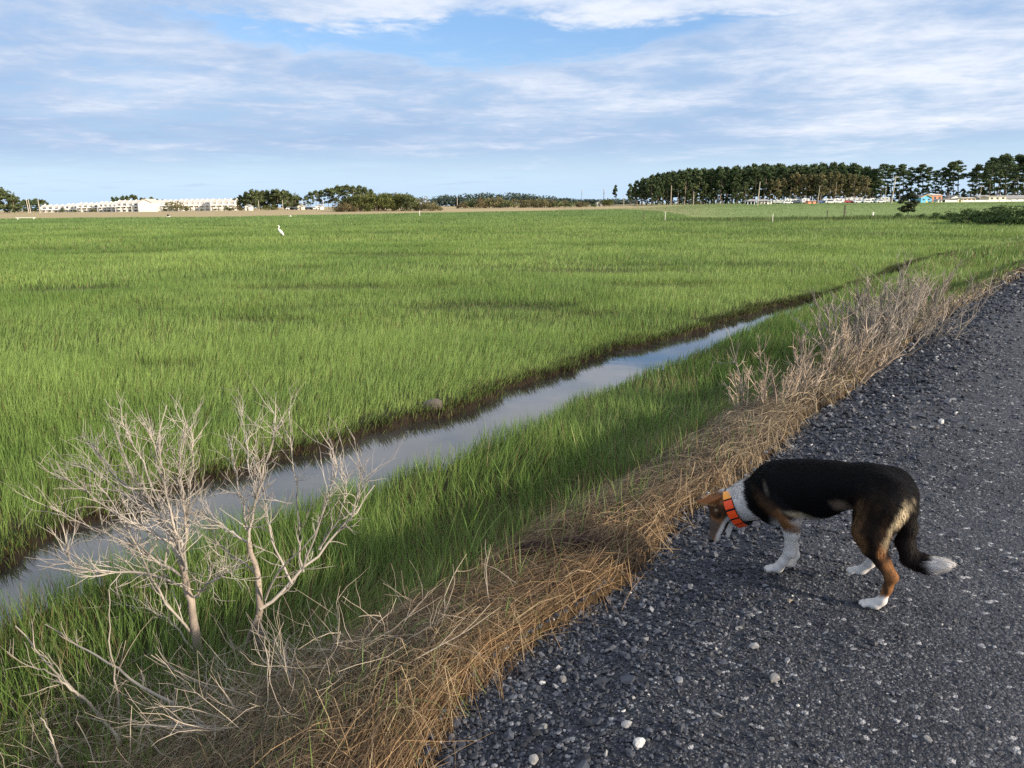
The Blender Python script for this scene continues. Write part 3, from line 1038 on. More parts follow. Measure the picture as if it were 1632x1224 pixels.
def dog_coat(V, N):
    """the tricolour coat, patch by patch, in the dog's own space"""
    x, y, z = V.T
    n1 = fbm(x * 38 + y * 20, z * 38 - y * 14, 101, 3) - 0.5
    n2 = fbm(x * 90 + y * 40, z * 60, 105, 2) - 0.5
    black, white, tan = np.array([0.0055, 0.0050, 0.0056]), np.array([0.66, 0.63, 0.60]), np.array([0.27, 0.125, 0.050])
    cream, brown, dark = np.array([0.50, 0.41, 0.27]), np.array([0.085, 0.046, 0.026]), np.array([0.022, 0.015, 0.012])
    c = np.tile(black, (len(V), 1))

    def paint(m_, col):
        nonlocal c
        m_ = np.clip(m_, 0, 1)[:, None]
        c = c * (1 - m_) + np.asarray(col) * m_

    def blob(cx, cz, rx, rz, soft=0.35, rot=0.0, side=None, wob=0.55):
        dx, dz = x - cx, z - cz
        a, b = dx * math.cos(rot) + dz * math.sin(rot), -dx * math.sin(rot) + dz * math.cos(rot)
        d = np.sqrt((a / rx) ** 2 + (b / rz) ** 2) + n1 * wob + n2 * 0.25
        m_ = 1 - sst(d, 1 - soft, 1 + soft)
        if side is not None:
            m_ = m_ * sst(y * side, -0.01, 0.02)
        return m_
    legz = (np.abs(y) > 0.0)
    hind = x < 0.2
    fore = (x > 0.25) & (x < 0.52)
    tail_t, tail_d = seg_t(V, (-0.062, 0, 0.42), (-0.070, 0, 0.24))
    is_tail = (np.abs(y) < 0.05) & (((x < -0.032) & (z < 0.30)) | ((x < -0.02) & (tail_d < 0.050) & (z < 0.41)))
    # belly and brisket pale
    paint((1 - sst(z + n1 * 0.03, 0.295, 0.318)) * sst(x, 0.16, 0.20) * (1 - sst(x, 0.40, 0.46)), white * 0.92)
    paint(blob(0.168, 0.385, 0.042, 0.026, 0.7, 0.5), (0.25, 0.185, 0.135))
    # hind quarters: brindled haunch, tan front edge and shank, cream rump
    leg_n = hind & ~is_tail
    h_ = leg_n.astype(float)
    brin = fbm(x * 70 + z * 18, y * 60 + z * 9, 109, 3)
    paint(h_ * blob(0.060, 0.365, 0.075, 0.095, 0.8, 0, None, 1.2) * (0.35 + 0.65 * sst(brin, 0.4, 0.6)), brown * 0.62)
    paint(h_ * blob(0.112, 0.345, 0.028, 0.085, 0.7, 0.2, None, 0.9) * (0.5 + 0.5 * sst(brin, 0.35, 0.6)), (0.17, 0.098, 0.050))
    paint(h_ * blob(0.085, 0.280, 0.034, 0.045, 0.6), (0.19, 0.100, 0.046))
    paint(h_ * (1 - sst(z + n1 * 0.06, 0.19, 0.25)) * (0.75 + 0.25 * sst(brin, 0.3, 0.6)), tan * 0.85)
    t_, d_ = seg_t(np.stack([x, 0 * y, z], 1), (0.034, 0, 0.41), (0.014, 0, 0.21))
    paint(h_ * (1 - sst(d_ + n1 * 0.022, 0.014, 0.030)) * 0.92, dark * 0.8)
    t_, d_ = seg_t(np.stack([x, 0 * y, z], 1), (0.002, 0, 0.205), (-0.034, 0, 0.09))
    paint(h_ * (1 - sst(d_ + n1 * 0.010, 0.004, 0.010)) * 0.75, dark * 1.6)
    paint(h_ * blob(-0.054, 0.424, 0.015, 0.044, 0.6, 0.25, 1, 1.2), cream * 0.95)
    t_, d_ = seg_t(np.stack([x, 0 * y, z], 1), (-0.034, 0, 0.395), (-0.004, 0, 0.275))
    paint(h_ * (1 - sst(d_ + n1 * 0.018, 0.003, 0.015)) * sst(y, 0.02, 0.05) * (0.75 - 0.3 * t_), cream * 0.85)
    paint(h_ * blob(0.000, 0.260, 0.012, 0.035, 0.6, 0.0) * 0.7, tan)
    near = (y > 0)
    paint(h_ * near * (1 - sst(z + n1 * 0.02 + (x + 0.02) * 0.10, 0.062, 0.078)), white)
    paint(h_ * (~near) * (1 - sst(z + n1 * 0.03, 0.13, 0.16)), white)
    # shoulder: pale streak, brown band down to the elbow, white legs
    paint(blob(0.474, 0.418, 0.007, 0.024, 0.6, -0.5, 1) * 0.30, (0.34, 0.28, 0.22))
    paint(blob(0.445, 0.332, 0.075, 0.024, 0.8, 0.58, 1, 0.9), brown * 1.15)
    paint(blob(0.375, 0.282, 0.062, 0.030, 0.6, 0.55, 1, 0.8), tan * 0.8)
    paint(blob(0.335, 0.322, 0.050, 0.010, 0.7, 0.20, 1) * 0.75, cream * 0.8)
    fr = fore.astype(float)
    paint(fr * (1 - sst(z + n1 * 0.03 - (x - 0.36) * 0.10, 0.228, 0.246)), white)
    # chest, throat and the white collar of fur
    neck = np.array([0.48, 0, 0.385]); nk = np.array([0.68, 0, 0.262]); nd = (nk - neck) / np.linalg.norm(nk - neck)
    s = (V - neck) @ nd - 0.03 * (z > 0.45) + n1 * 0.030 + n2 * 0.012
    head_x = (V - SK) @ HF
    front = (x > 0.46).astype(float)
    paint(front * sst(s, 0.098, 0.115) * (head_x < 0.02), white)
    paint(front * (1 - sst(z + n1 * 0.03 + (0.56 - x) * 0.4, 0.258, 0.285)) * (s > -0.05), white * 0.95)
    # the face
    hx, hy, hz = (V - SK) @ HF, (V - SK) @ HL, (V - SK) @ HU
    sk_d = np.linalg.norm(V - SK, axis=1)
    H_ = ((x > 0.60) & ((sk_d < 0.086) | (hx > 0.03))).astype(float) * sst(hx + n1 * 0.02 + hz * 0.25, -0.040, -0.024)
    paint(H_, np.array([0.205, 0.088, 0.038]) * (1 + n1[:, None] * 1.2))
    paint(H_ * sst(hx, 0.03, 0.05) * (1 - sst(hz + n1 * 0.01, -0.022, -0.008)), white * 0.85)
    paint(H_ * sst(hx + n1 * 0.02, 0.066, 0.085) * sst(hz, -0.02, 0.0), (0.085, 0.062, 0.050))
    paint(H_ * (1 - sst(hz + n1 * 0.015 + hx * 0.10, -0.040, -0.030)), white * 0.85)
    paint(H_ * sst(hx + n1 * 0.02, 0.000, 0.020) * (1 - sst(hx + n1 * 0.02, 0.052, 0.075)) * sst(hz + n1 * 0.02, -0.022, -0.006) * 0.85, (0.050, 0.027, 0.016))
    paint(H_ * (1 - sst(hx + n1 * 0.012, -0.006, 0.008)) * (1 - sst(hz, -0.004, 0.012)), white * 0.9)
    for sgn in (1, -1):
        ex = np.sqrt(((hx - 0.046) / 0.020) ** 2 + ((hy - 0.037 * sgn) / 0.016) ** 2 + ((hz - 0.012) / 0.010) ** 2)
        paint(H_ * (1 - sst(ex, 0.7, 1.3)) * 0.9, dark)
        ey = np.sqrt(((hx - 0.030) / 0.010) ** 2 + ((hy - 0.034 * sgn) / 0.010) ** 2 + ((hz - 0.030) / 0.008) ** 2)
        paint(H_ * (1 - sst(ey, 0.6, 1.4)) * 0.8, cream)
    ear = (hz > 0.046 - 0.25 * (np.abs(hy) - 0.04)) & (np.abs(hy) > 0.026) & (hx > -0.06) & (x > 0.6)
    paint(ear.astype(float), (0.24, 0.10, 0.040))
    paint(ear * sst(hx - 0.3 * (hz - 0.05), 0.010, 0.020), (0.45, 0.28, 0.14))
    mouth = (hx > 0.058) & (hx < 0.128) & (hz < -0.034) & (hz > -0.062) & (np.abs(N @ HU) > 0.45)
    paint(mouth.astype(float), (0.030, 0.012, 0.010))
    lip = (hx > 0.050) & (hx < 0.128)
    paint(lip * (1 - sst(np.abs(hz + 0.043 + (hx - 0.05) * 0.06), 0.003, 0.008)), (0.020, 0.012, 0.010))
    # tail
    paint(is_tail.astype(float), np.array([0.014, 0.011, 0.010]))
    paint(is_tail * (1 - sst(x + n1 * 0.03 + n2 * 0.012, -0.150, -0.136)), white * 1.05)
    return c * (1 + n2[:, None] * 0.2 + n1[:, None] * 0.12)


def dog_flow(V, N):
    """which way the hair lies"""
    x, y, z = V.T
    d = np.tile(np.array([-1.0, 0, -0.45]), (len(V), 1))
    low = (z < 0.27)
    d[low] = (-0.25, 0, -1.0)
    t = (np.abs(y) < 0.05) & (x < -0.02) & (z < 0.40)
    d[t] = (-0.1, 0, -1.0)
    t2 = t & (x < -0.115)
    d[t2] = (-1.0, 0, 0.12)
    ham = (x < 0.03) & (z > 0.27) & (z < 0.46) & ~t
    d[ham] = (-0.45, 0, -1.0)
    hx = (V - SK) @ HF
    h = (x > 0.60) & (hx > -0.06)
    d[h] = -HF
    nk = (x > 0.50) & ~h & (z > 0.2)
    d[nk] = (-0.72, 0, -0.05)
    d = d - N * (d * N).sum(1)[:, None]
    return d / np.maximum(np.linalg.norm(d, axis=1), 1e-6)[:, None]


def make_dog():
    V, Q = dog_body()
    for _ in range(2):                                  # light relaxation of the net
        acc, cnt = np.zeros_like(V), np.zeros(len(V))
        for i in range(4):
            np.add.at(acc, Q[:, i], V[Q[:, (i + 1) % 4]] + V[Q[:, (i + 3) % 4]])
            np.add.at(cnt, Q[:, i], 2)
        V = V * 0.55 + acc / cnt[:, None] * 0.45
    N = dog_normals(V, Q)
    C = np.clip(dog_coat(V, N), 0.004, 1)
    dog = mesh('dog', V, Q, M_FUR, smooth=True, col=C)
    dog.location = (DOG_O[0], DOG_O[1], DOG_Z)
    dog.rotation_euler = (0, 0, math.atan2(DOG_H[1], DOG_H[0]))
    tag(dog, 'black, tan and white dog sniffing the gravel road, orange collar, white tail tip', 'dog')
    # hair
    m = 85000
    fa = 0.5 * np.linalg.norm(np.cross(V[Q[:, 2]] - V[Q[:, 0]], V[Q[:, 3]] - V[Q[:, 1]]), axis=1)
    k = rng.choice(len(Q), m, p=fa / fa.sum())
    wgt = rng.dirichlet(np.ones(4), m)
    P = (V[Q[k]] * wgt[..., None]).sum(1)
    n = (N[Q[k]] * wgt[..., None]).sum(1); n /= np.linalg.norm(n, axis=1)[:, None]
    c = (C[Q[k]] * wgt[..., None]).sum(1)
    fl = dog_flow(P, n)
    x, y, z = P.T
    L = np.full(m, 0.017)
    L[z < 0.24] = 0.006
    L[z < 0.10] = 0.0022
    hx = (P - SK) @ HF
    L[(x > 0.6) & (hx > -0.03)] = 0.0055
    L[(x > 0.6) & (hx > 0.05)] = 0.003
    L[(x > 0.50) & (hx < -0.03) & (z > 0.2)] = 0.024
    ham = (x < 0.0) & (z > 0.27) & (z < 0.47)
    L[ham] = 0.024
    tl = (np.abs(y) < 0.06) & (x < -0.02) & (z < 0.36)
    L[tl & (x < -0.05)] = 0.026
    L[tl & (x < -0.13)] = 0.032
    L *= rng.uniform(0.6, 1.2, m)
    lay = rng.uniform(0.18, 0.40, m)[:, None]
    d = fl + n * lay + rng.normal(0, 0.10, (m, 3))
    d /= np.linalg.norm(d, axis=1)[:, None]
    sd_ = np.cross(d, n); sd_ /= np.maximum(np.linalg.norm(sd_, axis=1), 1e-6)[:, None]
    w = 0.0009
    tip = P + d * L[:, None] - n * (L * 0.12)[:, None]
    mid = P + d * (L * 0.5)[:, None]
    T = np.stack([P - sd_ * w, P + sd_ * w, mid + sd_ * w * 0.8, mid - sd_ * w * 0.8, tip], 1).reshape(-1, 3)
    b = (np.arange(m) * 5)[:, None]
    cc = c * rng.uniform(0.8, 1.2, (m, 1))
    cc = np.stack([cc, cc, cc, cc, cc * 1.1], 1).reshape(-1, 3)
    mesh('hair', T, [b + np.array([[0, 1, 2, 3]]), b + np.array([[3, 2, 4]])], M_FUR, dog, col=np.clip(cc, 0.004, 1))
    # eyes and nose
    eye_m = plain('dark_eye', (0.012, 0.008, 0.006), 0.08, 0.2, 40, 0.6)
    nose_m = plain('wet_nose', (0.012, 0.011, 0.012), 0.3, 0.3, 200, 0.5, 0.2)

    def ball(name, ctr, r, mat):
        v, f = ico()
        bm_v, bm_f = v, f
        for _ in range(2):
            e = {}
            nv, nf = list(map(tuple, bm_v)), []

            def midp(a, b_):
                key = (min(a, b_), max(a, b_))
                if key not in e:
                    p = np.array(nv[a]) + np.array(nv[b_]); p /= np.linalg.norm(p)
                    e[key] = len(nv); nv.append(tuple(p))
                return e[key]
            for a, b_, c_ in bm_f:
                x1, x2, x3 = midp(a, b_), midp(b_, c_), midp(c_, a)
                nf += [(a, x1, x3), (b_, x2, x1), (c_, x3, x2), (x1, x2, x3)]
            bm_v, bm_f = np.array(nv), np.array(nf)
        M = np.stack([HF, HL, HU], 1)
        return mesh(name, ctr + (bm_v * np.array(r)) @ M.T, bm_f, mat, dog, True)
    for sgn in (1, -1):
        ball('eye', hd(0.047, 0.0345 * sgn, 0.014), (0.0085, 0.0075, 0.0075), eye_m)
    ball('nose', hd(0.158, 0, -0.010), (0.015, 0.017, 0.015), nose_m)
    # collar: a black webbing band round the neck, with reflective orange blocks
    web = plain('black_webbing', (0.012, 0.012, 0.014), 0.8, 0.3, 120, 0.2, 0.3)
    org = plain('orange_vinyl', (0.95, 0.085, 0.012), 0.35, 0.06, 60, 0.5)
    yel = plain('yellow_orange_vinyl', (0.95, 0.36, 0.03), 0.35, 0.06, 60, 0.5)
    # plane of the collar: from the nape to the throat as seen in profile
    top, bot = np.array([0.666, 0.0, 0.336]), np.array([0.582, 0.0, 0.184])
    ctr = (top + bot) / 2
    up = (top - bot) / np.linalg.norm(top - bot)
    ax_ = np.cross(np.array([0, 1.0, 0]), up)
    ax_ = ax_ if ax_[0] < 0 else -ax_
    ru, rs = np.linalg.norm(top - bot) / 2, 0.076

    def ring(a0, a1, rad, wid, mat, name, parent, steps, thick=0.004):
        vs = []
        for i in range(steps + 1):
            a = a0 + (a1 - a0) * i / steps
            e_ = up * math.cos(a) * ru + np.array([0, 1.0, 0]) * math.sin(a) * rs
            nn = up * math.cos(a) / ru + np.array([0, 1.0, 0]) * math.sin(a) / rs
            nn /= np.linalg.norm(nn)
            p = ctr + e_ + nn * rad
            for (t_, s_) in ((0, -1), (0, 1), (thick, 1), (thick, -1)):
                vs.append(p + nn * t_ + ax_ * s_ * wid / 2)
        vs = np.array(vs)
        fs = []
        for i in range(steps):
            for q in range(4):
                fs.append((i * 4 + q, i * 4 + (q + 1) % 4, i * 4 + 4 + (q + 1) % 4, i * 4 + 4 + q))
        fs.append((3, 2, 1, 0)); fs.append(tuple(steps * 4 + q for q in range(4)))
        return mesh(name, vs, np.array(fs), mat, parent)
    col_o = ring(0, 2 * math.pi, 0.002, 0.045, web, 'collar', dog, 48)
    tag(col_o, 'black collar with a row of orange reflective blocks')
    for s_ in (1, -1):
        for i, (a0, a1) in enumerate(((0.42, 0.92), (1.0, 1.42), (1.52, 1.90), (2.0, 2.28), (2.38, 2.78))):
            ring(a0 * s_, a1 * s_, 0.0055, 0.041, yel if i == 0 else org, 'orange_block', col_o, 5, 0.003)
    return dog


DOG = make_dog()

# ------------------------------------------------------------------ bare wood: tapered round stems
def tubes(lines, sides=5):
    """lines: list of (points (n,3), radii (n,)); one mesh of tapered tubes"""
    Vs, Fs, o = [], [], 0
    ang = np.arange(sides) / sides * 2 * math.pi
    for p, r in lines:
        p, r = np.asarray(p, float), np.asarray(r, float)
        t = np.gradient(p, axis=0)
        t /= np.maximum(np.linalg.norm(t, axis=1), 1e-9)[:, None]
        ref = np.array([0.31, 0.9, 0.2]) if abs(t[0] @ np.array([0, 0, 1.0])) > 0.8 else np.array([0, 0, 1.0])
        a = np.cross(t, ref); a /= np.maximum(np.linalg.norm(a, axis=1), 1e-9)[:, None]
        b = np.cross(t, a)
        ring = p[:, None] + (a[:, None] * np.cos(ang)[None, :, None] + b[:, None] * np.sin(ang)[None, :, None]) * r[:, None, None]
        n = len(p)
        Vs.append(ring.reshape(-1, 3))
        i, j = np.meshgrid(np.arange(n - 1), np.arange(sides), indexing='ij')
        Fs.append(o + np.stack([i * sides + j, i * sides + (j + 1) % sides, (i + 1) * sides + (j + 1) % sides, (i + 1) * sides + j], -1).reshape(-1, 4))
        o += n * sides
    return np.concatenate(Vs), np.concatenate(Fs)


def resample(p, n):
    p = np.asarray(p, float)
    d = np.r_[0, np.cumsum(np.linalg.norm(np.diff(p, axis=0), axis=1))]
    q = np.column_stack([np.interp(np.linspace(0, d[-1], n), d, p[:, i]) for i in range(3)])
    for _ in range(2):
        q[1:-1] = (q[:-2] + 2 * q[1:-1] + q[2:]) / 4
    return q


def twig(p, d, L, r, depth, out, bend=0.35, n=5, kids=2.2):
    """a crooked twig that forks"""
    d = np.array(d, float); d /= np.linalg.norm(d)
    pts = [np.array(p, float)]
    for i in range(n - 1):
        d = d + rng.normal(0, bend, 3) * 0.32 + np.array([0, 0, 0.05])
        d /= np.linalg.norm(d)
        pts.append(pts[-1] + d * L / (n - 1))
    pts = np.array(pts)
    out.append((pts, np.linspace(r, r * 0.35, n)))
    if depth > 0:
        for _ in range(int(rng.poisson(kids))):
            t = rng.uniform(0.2, 0.95)
            i = min(int(t * (n - 1)), n - 2)
            q = pts[i] + (pts[i + 1] - pts[i]) * (t * (n - 1) - i)
            dd = (pts[i + 1] - pts[i]) / np.linalg.norm(pts[i + 1] - pts[i])
            dd = dd + rng.normal(0, 0.55, 3)
            twig(q, dd, L * rng.uniform(0.35, 0.7), r * 0.6, depth - 1, out, bend, 4, kids)


def bark(V, a, b, s, sc=30):
    n = fbm(V[:, 0] * sc + V[:, 1] * sc * 0.7, V[:, 2] * sc * 0.5, s, 3)[:, None]
    n2 = fbm(V[:, 0] * 9 + 3, V[:, 2] * 9 + V[:, 1] * 7, s + 7, 2)[:, None]
    c = np.array(a) * (1 - n) + np.array(b) * n
    return c * (0.6 + 0.8 * n2)


Z1 = lambda x, y: (x / 2.55, 620 + y / 2.55)        # photograph coordinates of sketch points
Z2 = lambda x, y: (x / 2.331, 900 + y / 2.331)


def sketch(pts, conv, Y0, Y1, wob=0.10):
    """a branch sketched in front elevation, given its own depth from Y0 at the foot to Y1 at the tip, wandering between"""
    m = len(pts)
    w = np.cumsum(rng.normal(0, wob, m)) * 0.6
    w[0] = 0
    return np.array([at(*conv(*p), Y0 + (Y1 - Y0) * i / max(1, m - 1) + w[i]) for i, p in enumerate(pts)])


def bare_shrub(name, trunks, branches, Y, label, tw, seed_z):
    base = at(*Z1(*trunks[0][0][0]), Y)
    gz = hgt(base[0], base[1])
    root = empty(name, (base[0], base[1], gz), label, 'shrub')
    loc = np.array([base[0], base[1], gz])
    L1 = []
    for t, r0, r1 in trunks:
        p = sketch(t, Z1, Y, Y, 0.015)
        p[0, 2] = min(p[0, 2], gz - 0.02)
        q = resample(p, 14)
        L1.append((q + rng.normal(0, 0.003, q.shape), np.linspace(r0, r1, 14)))
    V, F = tubes(L1, 8)
    o = mesh('trunk', V, F, M_TWIG, root, True, bark(V, (0.16, 0.128, 0.10), (0.40, 0.335, 0.275), 3))
    o.location = -loc
    for pts, r in branches:
        Yt = Y + rng.uniform(-0.40, 0.40)
        p = resample(sketch(pts, Z1, Y, Yt, 0.05), 12)
        r = r * 0.74
        lines = [(p + rng.normal(0, 0.005, p.shape), np.linspace(r, r * 0.26, 12))]
        for i in range(2, 12):
            for _ in range(rng.poisson(tw * 2.4)):
                d = p[min(i, 11)] - p[i - 1]
                d = d / np.linalg.norm(d) + rng.normal(0, 0.50, 3) + np.array([0, 0, 0.25])
                twig(p[i - 1] + (p[i] - p[i - 1]) * rng.random(), d, rng.uniform(0.07, 0.22), r * 0.26 * (1.1 - i / 14) + 0.0012, 1, lines, 0.55, kids=2.4)
        V, F = tubes(lines, 5)
        b = mesh('branch', V, F, M_TWIG, root, True, bark(V, (0.19, 0.167, 0.14), (0.46, 0.415, 0.365), 5))
        b.location = -loc
    return root


bare_shrub('bare_shrub', [([(830, 1215), (805, 1080), (790, 950), (770, 850), (755, 760), (740, 690)], 0.026, 0.014)], [
    ([(740, 690), (700, 590), (640, 500), (560, 440), (470, 360), (400, 270), (370, 220)], 0.012),
    ([(755, 740), (735, 620), (700, 560), (650, 480), (600, 360), (560, 250), (490, 120)], 0.012),
    ([(740, 700), (715, 560), (690, 450), (640, 330), (620, 230), (680, 70)], 0.011),
    ([(745, 700), (760, 560), (740, 440), (720, 330), (750, 150)], 0.010),
    ([(740, 760), (640, 700), (540, 640), (430, 590), (330, 555), (200, 475)], 0.010),
    ([(745, 800), (650, 755), (560, 740), (400, 750), (300, 745), (250, 700), (300, 610)], 0.009),
    ([(720, 640), (640, 590), (560, 560), (450, 500), (330, 390), (260, 365)], 0.010),
    ([(790, 850), (830, 800), (900, 760), (980, 715)], 0.008),
    ([(800, 1080), (760, 1030), (690, 940), (600, 890), (490, 875)], 0.009),
    ([(785, 1000), (700, 900), (640, 820), (600, 740), (560, 640), (430, 420)], 0.010),
    ([(735, 690), (690, 600), (600, 450), (520, 330), (480, 200)], 0.010),
    ([(745, 720), (720, 600), (670, 420), (650, 250), (600, 160)], 0.009),
    ([(700, 590), (620, 480), (500, 430), (390, 340), (310, 310)], 0.009),
    ([(750, 650), (770, 500), (760, 380), (790, 300), (775, 160)], 0.008),
], 3.45, 'bushy bare dead shrub with many pale branches fanning to the left, at the ditch bank', 1.15, 1)
bare_shrub('bare_shrub', [([(1075, 1215), (1060, 1100), (1050, 1000), (1055, 880), (1055, 780), (1040, 690), (1010, 620)], 0.022, 0.012),
                          ([(925, 1200), (960, 1110), (1000, 1030), (1045, 930)], 0.014, 0.011)], [
    ([(1015, 625), (930, 580), (860, 530), (760, 475)], 0.009),
    ([(1012, 620), (1020, 520), (1050, 430), (1075, 300), (1110, 210), (1130, 130), (1110, 60)], 0.010),
    ([(1012, 620), (990, 500), (960, 370), (940, 240)], 0.007),
    ([(1040, 440), (1010, 300), (1000, 200), (980, 90)], 0.006),
    ([(1060, 900), (1110, 850), (1200, 790), (1230, 730), (1300, 650), (1400, 560), (1460, 480), (1520, 390)], 0.014),
    ([(1190, 790), (1140, 700), (1100, 600), (1090, 500), (1060, 400), (1080, 300)], 0.009),
    ([(1222, 750), (1215, 640), (1215, 500), (1195, 350), (1185, 180), (1170, 80)], 0.009),
    ([(1225, 720), (1290, 580), (1330, 450), (1380, 330), (1340, 200), (1290, 155)], 0.008),
    ([(1300, 650), (1360, 560), (1400, 500), (1410, 400), (1390, 300)], 0.007),
    ([(1400, 560), (1450, 460), (1475, 310)], 0.006),
    ([(1070, 860), (1130, 740), (1240, 640), (1300, 540), (1330, 430)], 0.008),
    ([(1055, 780), (1000, 700), (940, 690), (860, 600), (830, 400)], 0.006),
], 3.42, 'open bare dead shrub with a long branch forking to the right, beside the straw', 0.75, 2)


def stick(pts, conv, Y0, Y1, r, label, tw=0.8, name='dead_branch', tl=0.12):
    r = r * 0.7
    p = resample(sketch(pts, conv, Y0, Y1, 0.02), 12)
    g = np.array([hgt(*q[:2]) for q in p])
    p[:, 2] = np.maximum(p[:, 2], g + 0.01)
    lines = [(p + rng.normal(0, 0.003, p.shape), np.linspace(r, r * 0.4, 12))]
    for i in range(3, 12):
        for _ in range(rng.poisson(tw)):
            d = p[i] - p[i - 1]
            d = d / np.linalg.norm(d) + rng.normal(0, 0.6, 3) + np.array([0, 0, 0.4])
            twig(p[i - 1], d, rng.uniform(0.6, 1.4) * tl, r * 0.4, 1, lines, 0.4, kids=1.0)
    V, F = tubes(lines, 6)
    loc = np.array([p[0, 0], p[0, 1], g[0]])
    o = mesh(name, V, F, M_TWIG, None, True, bark(V, (0.20, 0.17, 0.135), (0.40, 0.355, 0.30), 8), loc)
    return tag(o, label, 'branch')


stick([(450, 660), (400, 600), (330, 510), (290, 480), (200, 400), (130, 320), (60, 230)], Z2, 2.75, 3.2, 0.011, 'low bare forked branch reaching out over the green grass, lower left', 1.0)
stick([(300, 490), (240, 440), (190, 400), (110, 380)], Z2, 2.95, 3.0, 0.008, 'short pale side twig crossing the low forked branch in the grass', 0.4)
stick([(640, 520), (500, 440), (410, 360), (340, 330), (270, 290), (170, 220)], Z2, 2.85, 3.3, 0.010, 'grey fallen branch slanting up to the left beneath the bushy bare shrub', 0.7)
stick([(455, 610), (440, 480), (410, 350), (405, 200), (405, 90)], Z2, 2.9, 3.0, 0.007, 'thin upright dead stem standing in the grass left of the shrubs', 0.35)
stick([(1060, 500), (960, 525), (870, 510), (780, 460), (680, 410), (560, 330)], Z2, 2.9, 3.1, 0.009, 'curved grey branch lying across the feet of the two bare shrubs', 0.9)
stick([(1110, 760), (1090, 700), (1020, 670), (960, 610), (880, 598), (760, 600), (640, 605), (510, 600)], Z2, 2.45, 2.6, 0.011, 'smooth arching grey branch over the pale straw at the bottom edge', 0.3)
stick([(990, 760), (1060, 700), (1130, 690), (1200, 680), (1290, 620), (1370, 530), (1480, 400)], Z2, 2.35, 2.6, 0.009, 'grey forked branch leaning over the straw beside the road', 1.0)
stick([(1290, 640), (1300, 560), (1340, 470), (1360, 410)], Z2, 2.5, 2.62, 0.005, 'thin upright grey twig rising from the straw by the road', 0.8, tl=0.08)
stick([(230, 770), (190, 640), (150, 570)], Z2, 2.45, 2.5, 0.007, 'short grey stick poking up from the dry grass at the bottom left', 0.3)
stick([(1080, 520), (1060, 440), (1075, 350)], Z2, 2.95, 3.0, 0.008, 'stubby broken stem beside the foot of the open shrub', 0.2, tl=0.05)
Z0 = lambda x, y: (x, y)
stick([(1185, 642), (1182, 610), (1175, 585), (1171, 563)], Z0, 8.2, 8.3, 0.016, 'slim pale dead sapling standing in the grass between ditch and dry bushes', 0.7, 'dead_sapling', 0.3)


# ------------------------------------------------------------------ the dry brush along the road farther on
def dry_bush(px, py, Y, h, w, n, label, tone, lean=(0.25, 0.1)):
    c = at(px, py, Y)
    g = hgt(c[0], c[1])
    root = empty('dry_bush', (c[0], c[1], g), label, 'bush', 'dry bushes by the road')
    stems, fine = [], []
    for i in range(n):
        b = np.array([rng.normal(0, w * 0.30), rng.normal(0, w * 0.22), 0])
        b[2] = hgt(c[0] + b[0], c[1] + b[1]) - g
        d = np.array([lean[0] + b[0] / w * 0.9 + rng.normal(0, 0.25), lean[1] + b[1] / w * 0.9 + rng.normal(0, 0.25), 1.0])
        L = h * rng.uniform(0.6, 1.1)
        k = [(None, None)]
        tmp = []
        twig(b, d, L, 0.0055 + 0.0005 * Y, 0, tmp, 0.35, 7)
        stems += tmp
        p = tmp[0][0]
        for j in range(2, 7):
            for _ in range(rng.poisson(1.5)):
                dd = p[j] - p[j - 1]
                twig(p[j - 1], dd / np.linalg.norm(dd) + rng.normal(0, 0.42, 3) + np.array([0, 0, .2]), L * rng.uniform(0.18, 0.42), 0.0030 + 0.00035 * Y, 1, fine, 0.4, 4, 1.3)
    for nm, ln, sides, a, b_ in (('stems', stems, 5, 0.8, 1.0), ('crown', fine, 3, 0.9, 1.25)):
        V, F = tubes(ln, sides)
        mesh(nm, V, F, M_TWIG, root, True, bark(V, np.array(tone) * 0.62 * a, np.array(tone) * 1.15 * b_, 11, 12))
    return root


TAN, GRY = (0.36, 0.285, 0.215), (0.30, 0.26, 0.215)
dry_bush(1248, 668, 6.4, 0.42, 0.55, 26, 'low tan dry bush nearest to the dog, at the edge of the gravel', TAN, (0.35, 0.1))
dry_bush(1318, 628, 7.4, 0.55, 0.7, 30, 'leaning tan dry bush second along the road from the dog', TAN, (0.35, 0.1))
dry_bush(1372, 590, 8.7, 0.70, 0.9, 36, 'grey brown dry bush in the middle of the row by the road', GRY, (0.3, 0.1))
dry_bush(1418, 560, 9.9, 0.85, 1.1, 40, 'tallest grey dry bush of the row along the road', GRY, (0.2, 0.1))
dry_bush(1380, 560, 10.3, 0.85, 0.8, 26, 'thin grey dry bush behind the tallest one, on the ditch side', GRY, (0.1, 0.1))
dry_bush(1455, 530, 11.4, 0.60, 0.6, 22, 'sparse tan dry bush at the far end of the row by the road', TAN, (0.2, 0.1))


def weed(px, py, z, h, n, label, cols, wd, name='reed_tuft', cat='grass tuft', spread=0.07, flop=0.5):
    c = onz(px, py, z)
    c[2] = hgt(c[0], c[1])
    P = np.tile(c, (n, 1)) + np.column_stack([rng.normal(0, spread, (n, 2)), np.zeros(n)])
    P[:, 2] = land(P[:, :2])[0] - 0.01
    tint = np.array(cols)[rng.integers(0, len(cols), n)] * rng.uniform(0.75, 1.2, (n, 1))
    v, q, t, cc = blades(P, h * rng.uniform(0.5, 1.1, n), wd * rng.uniform(0.7, 1.3, n), rng.normal(0, flop, (n, 2)) + np.array([0.12, 0.05]), rng.uniform(0, 6.28, n), tint * 0.7, tint, 5)
    o = mesh(name, v, q + [t], M_BLADE, None, col=cc, loc=c)
    return tag(o, label, cat)


